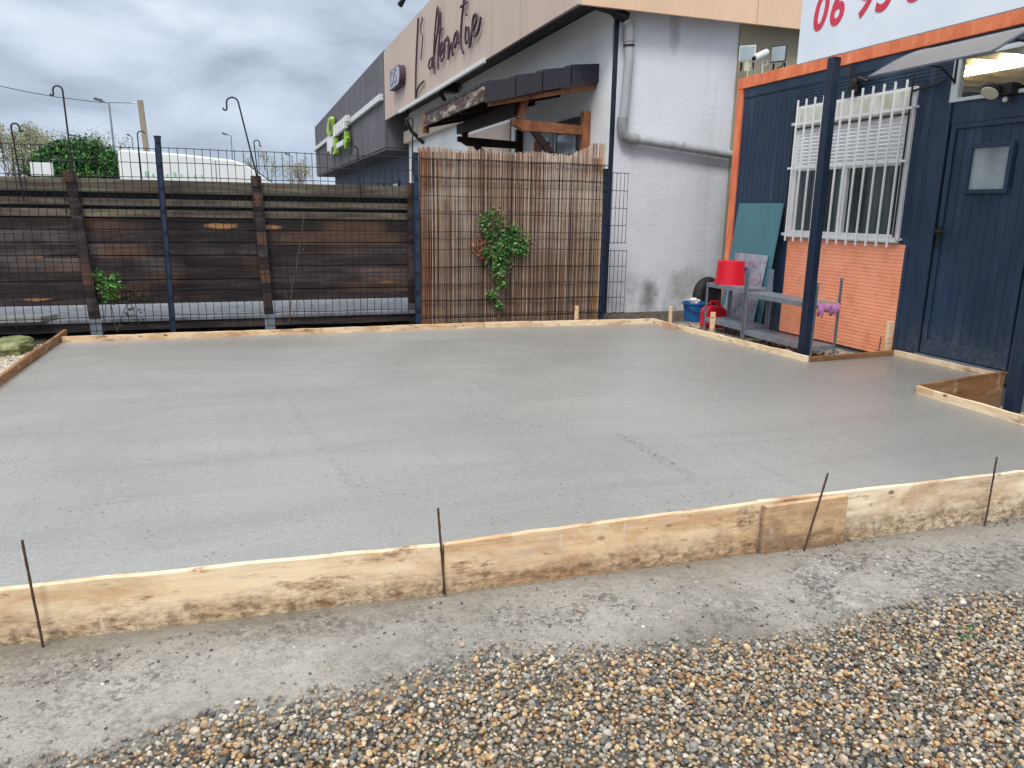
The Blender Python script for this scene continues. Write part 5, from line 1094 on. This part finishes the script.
b = MB(); b.tube([(cB[0], 29, -.3), (cB[0], 29, cB[2])], [.2, .12], 10); b.build('trunk', 'bark', bu)
def bare_tree(px, Y, ptop, spread, leafy, label, cols):
    base = ony(px, 200, Y); top = ony(px, ptop, Y); h = top[2]+.2; t = thing('bare_tree', (base[0], Y, -.2), label, 'tree', 'thin bare trees on the skyline'); b = MB(); tips = []
    def grow(p, d, l, r, k):
        q = p+d*l; b.tube([p, (p+q)/2+Vector((random.gauss(0, .02), 0, random.gauss(0, .02)))*l, q], [r, r*.8, r*.6], 5, caps=False)
        if k == 0: tips.append(q); return
        for _ in range(3 if k > 1 else 3):
            nd = (d+Vector((random.gauss(0, spread), random.gauss(0, spread), random.gauss(.1, .25)))).normalized(); grow(q, nd, l*random.uniform(.6, .85), r*.6, k-1)
        tips.append(q)
    grow(Vector((base[0], Y, -.3)), Vector((random.gauss(0, .03), 0, 1)).normalized(), h*.36, h*.014, 4); zs = max(q.z for q in tips); k = (h-.2)/max(zs, .1)
    b.v = [(base[0]+(x-base[0])*min(k, 1.2), y, z*k) for x, y, z in b.v]; b.build('trunk', 'bark', t)
    tips = [(Vector((base[0]+(q.x-base[0])*min(k, 1.2), q.y, q.z*k)), h*.07) for q in tips]
    if leafy: leaf_cluster('crown', tips, int(leafy*2.2), h*.0085, cols, t)
AUT = [srgb(150, 148, 112), srgb(128, 128, 92), srgb(168, 160, 124)]; GRY = [srgb(150, 156, 128), srgb(124, 134, 104), srgb(170, 172, 146)]
specs = [(-14, 44, 118, 1600, 'pale leafless tree cut by the left picture edge', AUT), (4, 46, 130, 1200, 'slim bare tree at the left picture edge', AUT), (16, 43, 134, 1000, 'bare tree behind the leftmost crook hook', GRY), (27, 47, 126, 2200, 'pale leafy tree above the small white panel', AUT), (38, 45, 128, 2000, 'pale feathery tree right of the leftmost crook hook', GRY), (50, 48, 130, 1600, 'thin feathery tree just left of the round bush', GRY),
         (70, 60, 136, 700, 'distant twiggy tree behind the left side of the round bush', GRY), (82, 62, 133, 700, 'distant twiggy tree behind the middle of the round bush', GRY), (97, 60, 134, 700, 'distant twiggy tree behind the right side of the round bush', GRY), (112, 62, 137, 600, 'distant twiggy tree between the round bush and the street lamp', GRY),
         (270, 60, 150, 700, 'distant tree right of the van windscreen', GRY), (296, 58, 157, 700, 'small autumn tree between the van and the dark building', AUT), (304, 64, 163, 500, 'low autumn tree close to the dark building corner', AUT)]
for px, Y, pt, lf, lb, cs in specs: bare_tree(px, Y, pt, .34, lf, lb, cs)
b = MB(); 
hz = []
def hedge():
    b = MB()
    for _ in range(9000):
        x = random.uniform(-40, 6); p = Vector((x, 66+random.uniform(-2, 2), random.uniform(-.2, 2.0+.7*float(fbm(x*.35, 3.0, 3))))); u = Vector((random.uniform(-1, 1), 0, random.uniform(-1, 1))).normalized(); w = u.cross(Vector((0, 1, .3))).normalized(); s_ = .28*random.uniform(.5, 1.2); cc = random.choice(AUT+[srgb(96, 100, 74)]*2); k = random.uniform(.6, 1.0); b.cur = (cc[0]*k, cc[1]*k, cc[2]*k, 1); b.add([p-u*s_, p+w*s_*.6, p+u*s_, p-w*s_*.6], [(0, 1, 2, 3)])
    tag(b.build('far_scrub', 'leaf'), 'far low autumn scrub along the horizon', 'scrub', kind='stuff')
hedge()
def street_lamp(pt, pb, Y, arm, label, r=.045):
    top = Vector(ony(pt[0], pt[1], Y)); bot = Vector(ony(pb[0], pb[1], Y)); bot = bot+(bot-top)*((bot.z+.2)/max(.1, top.z-bot.z)); t = thing('street_lamp', bot, label, 'lamp', 'street lamps beyond the fence'); b = MB(); b.tube([bot, top], [r*1.3, r*.8], 8); b.tube([top, top+Vector((arm*.5, 0, .10))], r*.7, 6); b.build('pole', 'galv', t)
    b = MB(); b.bar(top+Vector((arm*.45, 0, .09)), top+Vector((arm, 0, .17)), .22, .10); b.build('lamp_head', painted('lamp_head_grey', srgb(84, 88, 96)), t)
street_lamp((109, 103.5), (117, 175), 38, -.55, 'street lamp left of the utility pole, tallest of the street lamps')
street_lamp((231, 136), (233, 170), 60, -.6, 'distant street lamp above the van cab')
street_lamp((132, 137), (134, 160), 60, -.3, 'distant small street lamp just left of the utility pole')
street_lamp((84, 138), (85, 160), 60, -.9, 'distant street lamp poking up above the round bush')
street_lamp((292, 156), (292, 180), 60, -.5, 'distant street lamp near the dark building corner')
hk = ony(137, 131, 12); b = MB(); b.tube([(hk[0]+.02, 12, 0.0), (hk[0], 12, hk[2]-.05)]+arc((hk[0]+.05, 12, hk[2]-.05), .05, 180, 20, 8), .008, 8); tag(b.build('shepherd_hook', 'black'), 'distant thin crook hook just in front of the utility pole', 'hook')
up = thing('utility_pole', (-4.2, 40, -.2), 'old grey utility pole standing behind the van with one wire', 'pole')
t0 = Vector(ony(140, 100, 40)); t1 = Vector(ony(147, 155, 40)); t1 = t1+(t1-t0)*((t1.z+.3)/(t0.z-t1.z)); b = MB(); b.bar(t1, t0, .24, .22, up=(0, 1, 0)); b.build('pole_shaft', 'pole_wood', up, bevel=.02)
b = MB(); b.tube([t0+Vector((-.1, 0, -.15)), t0+Vector((-.35, 0, -.15))], .03, 6); b.build('insulator', 'white_plastic', up)
q1 = Vector(ony(0, 86, 34)); q2 = Vector(ony(-60, 72, 31)); b = MB(); st0 = t0+Vector((-.35, 0, -.15)); pts = []
mid = Vector(ony(60, 97.5, 37)); P4 = [st0, Vector(ony(100, 102.5, 38.6)), mid, Vector(ony(30, 92.5, 35.5)), q1, q2]; b.tube(P4, .014, 5); b.build('wire', 'wire', up)
print('objects', len(bpy.data.objects))
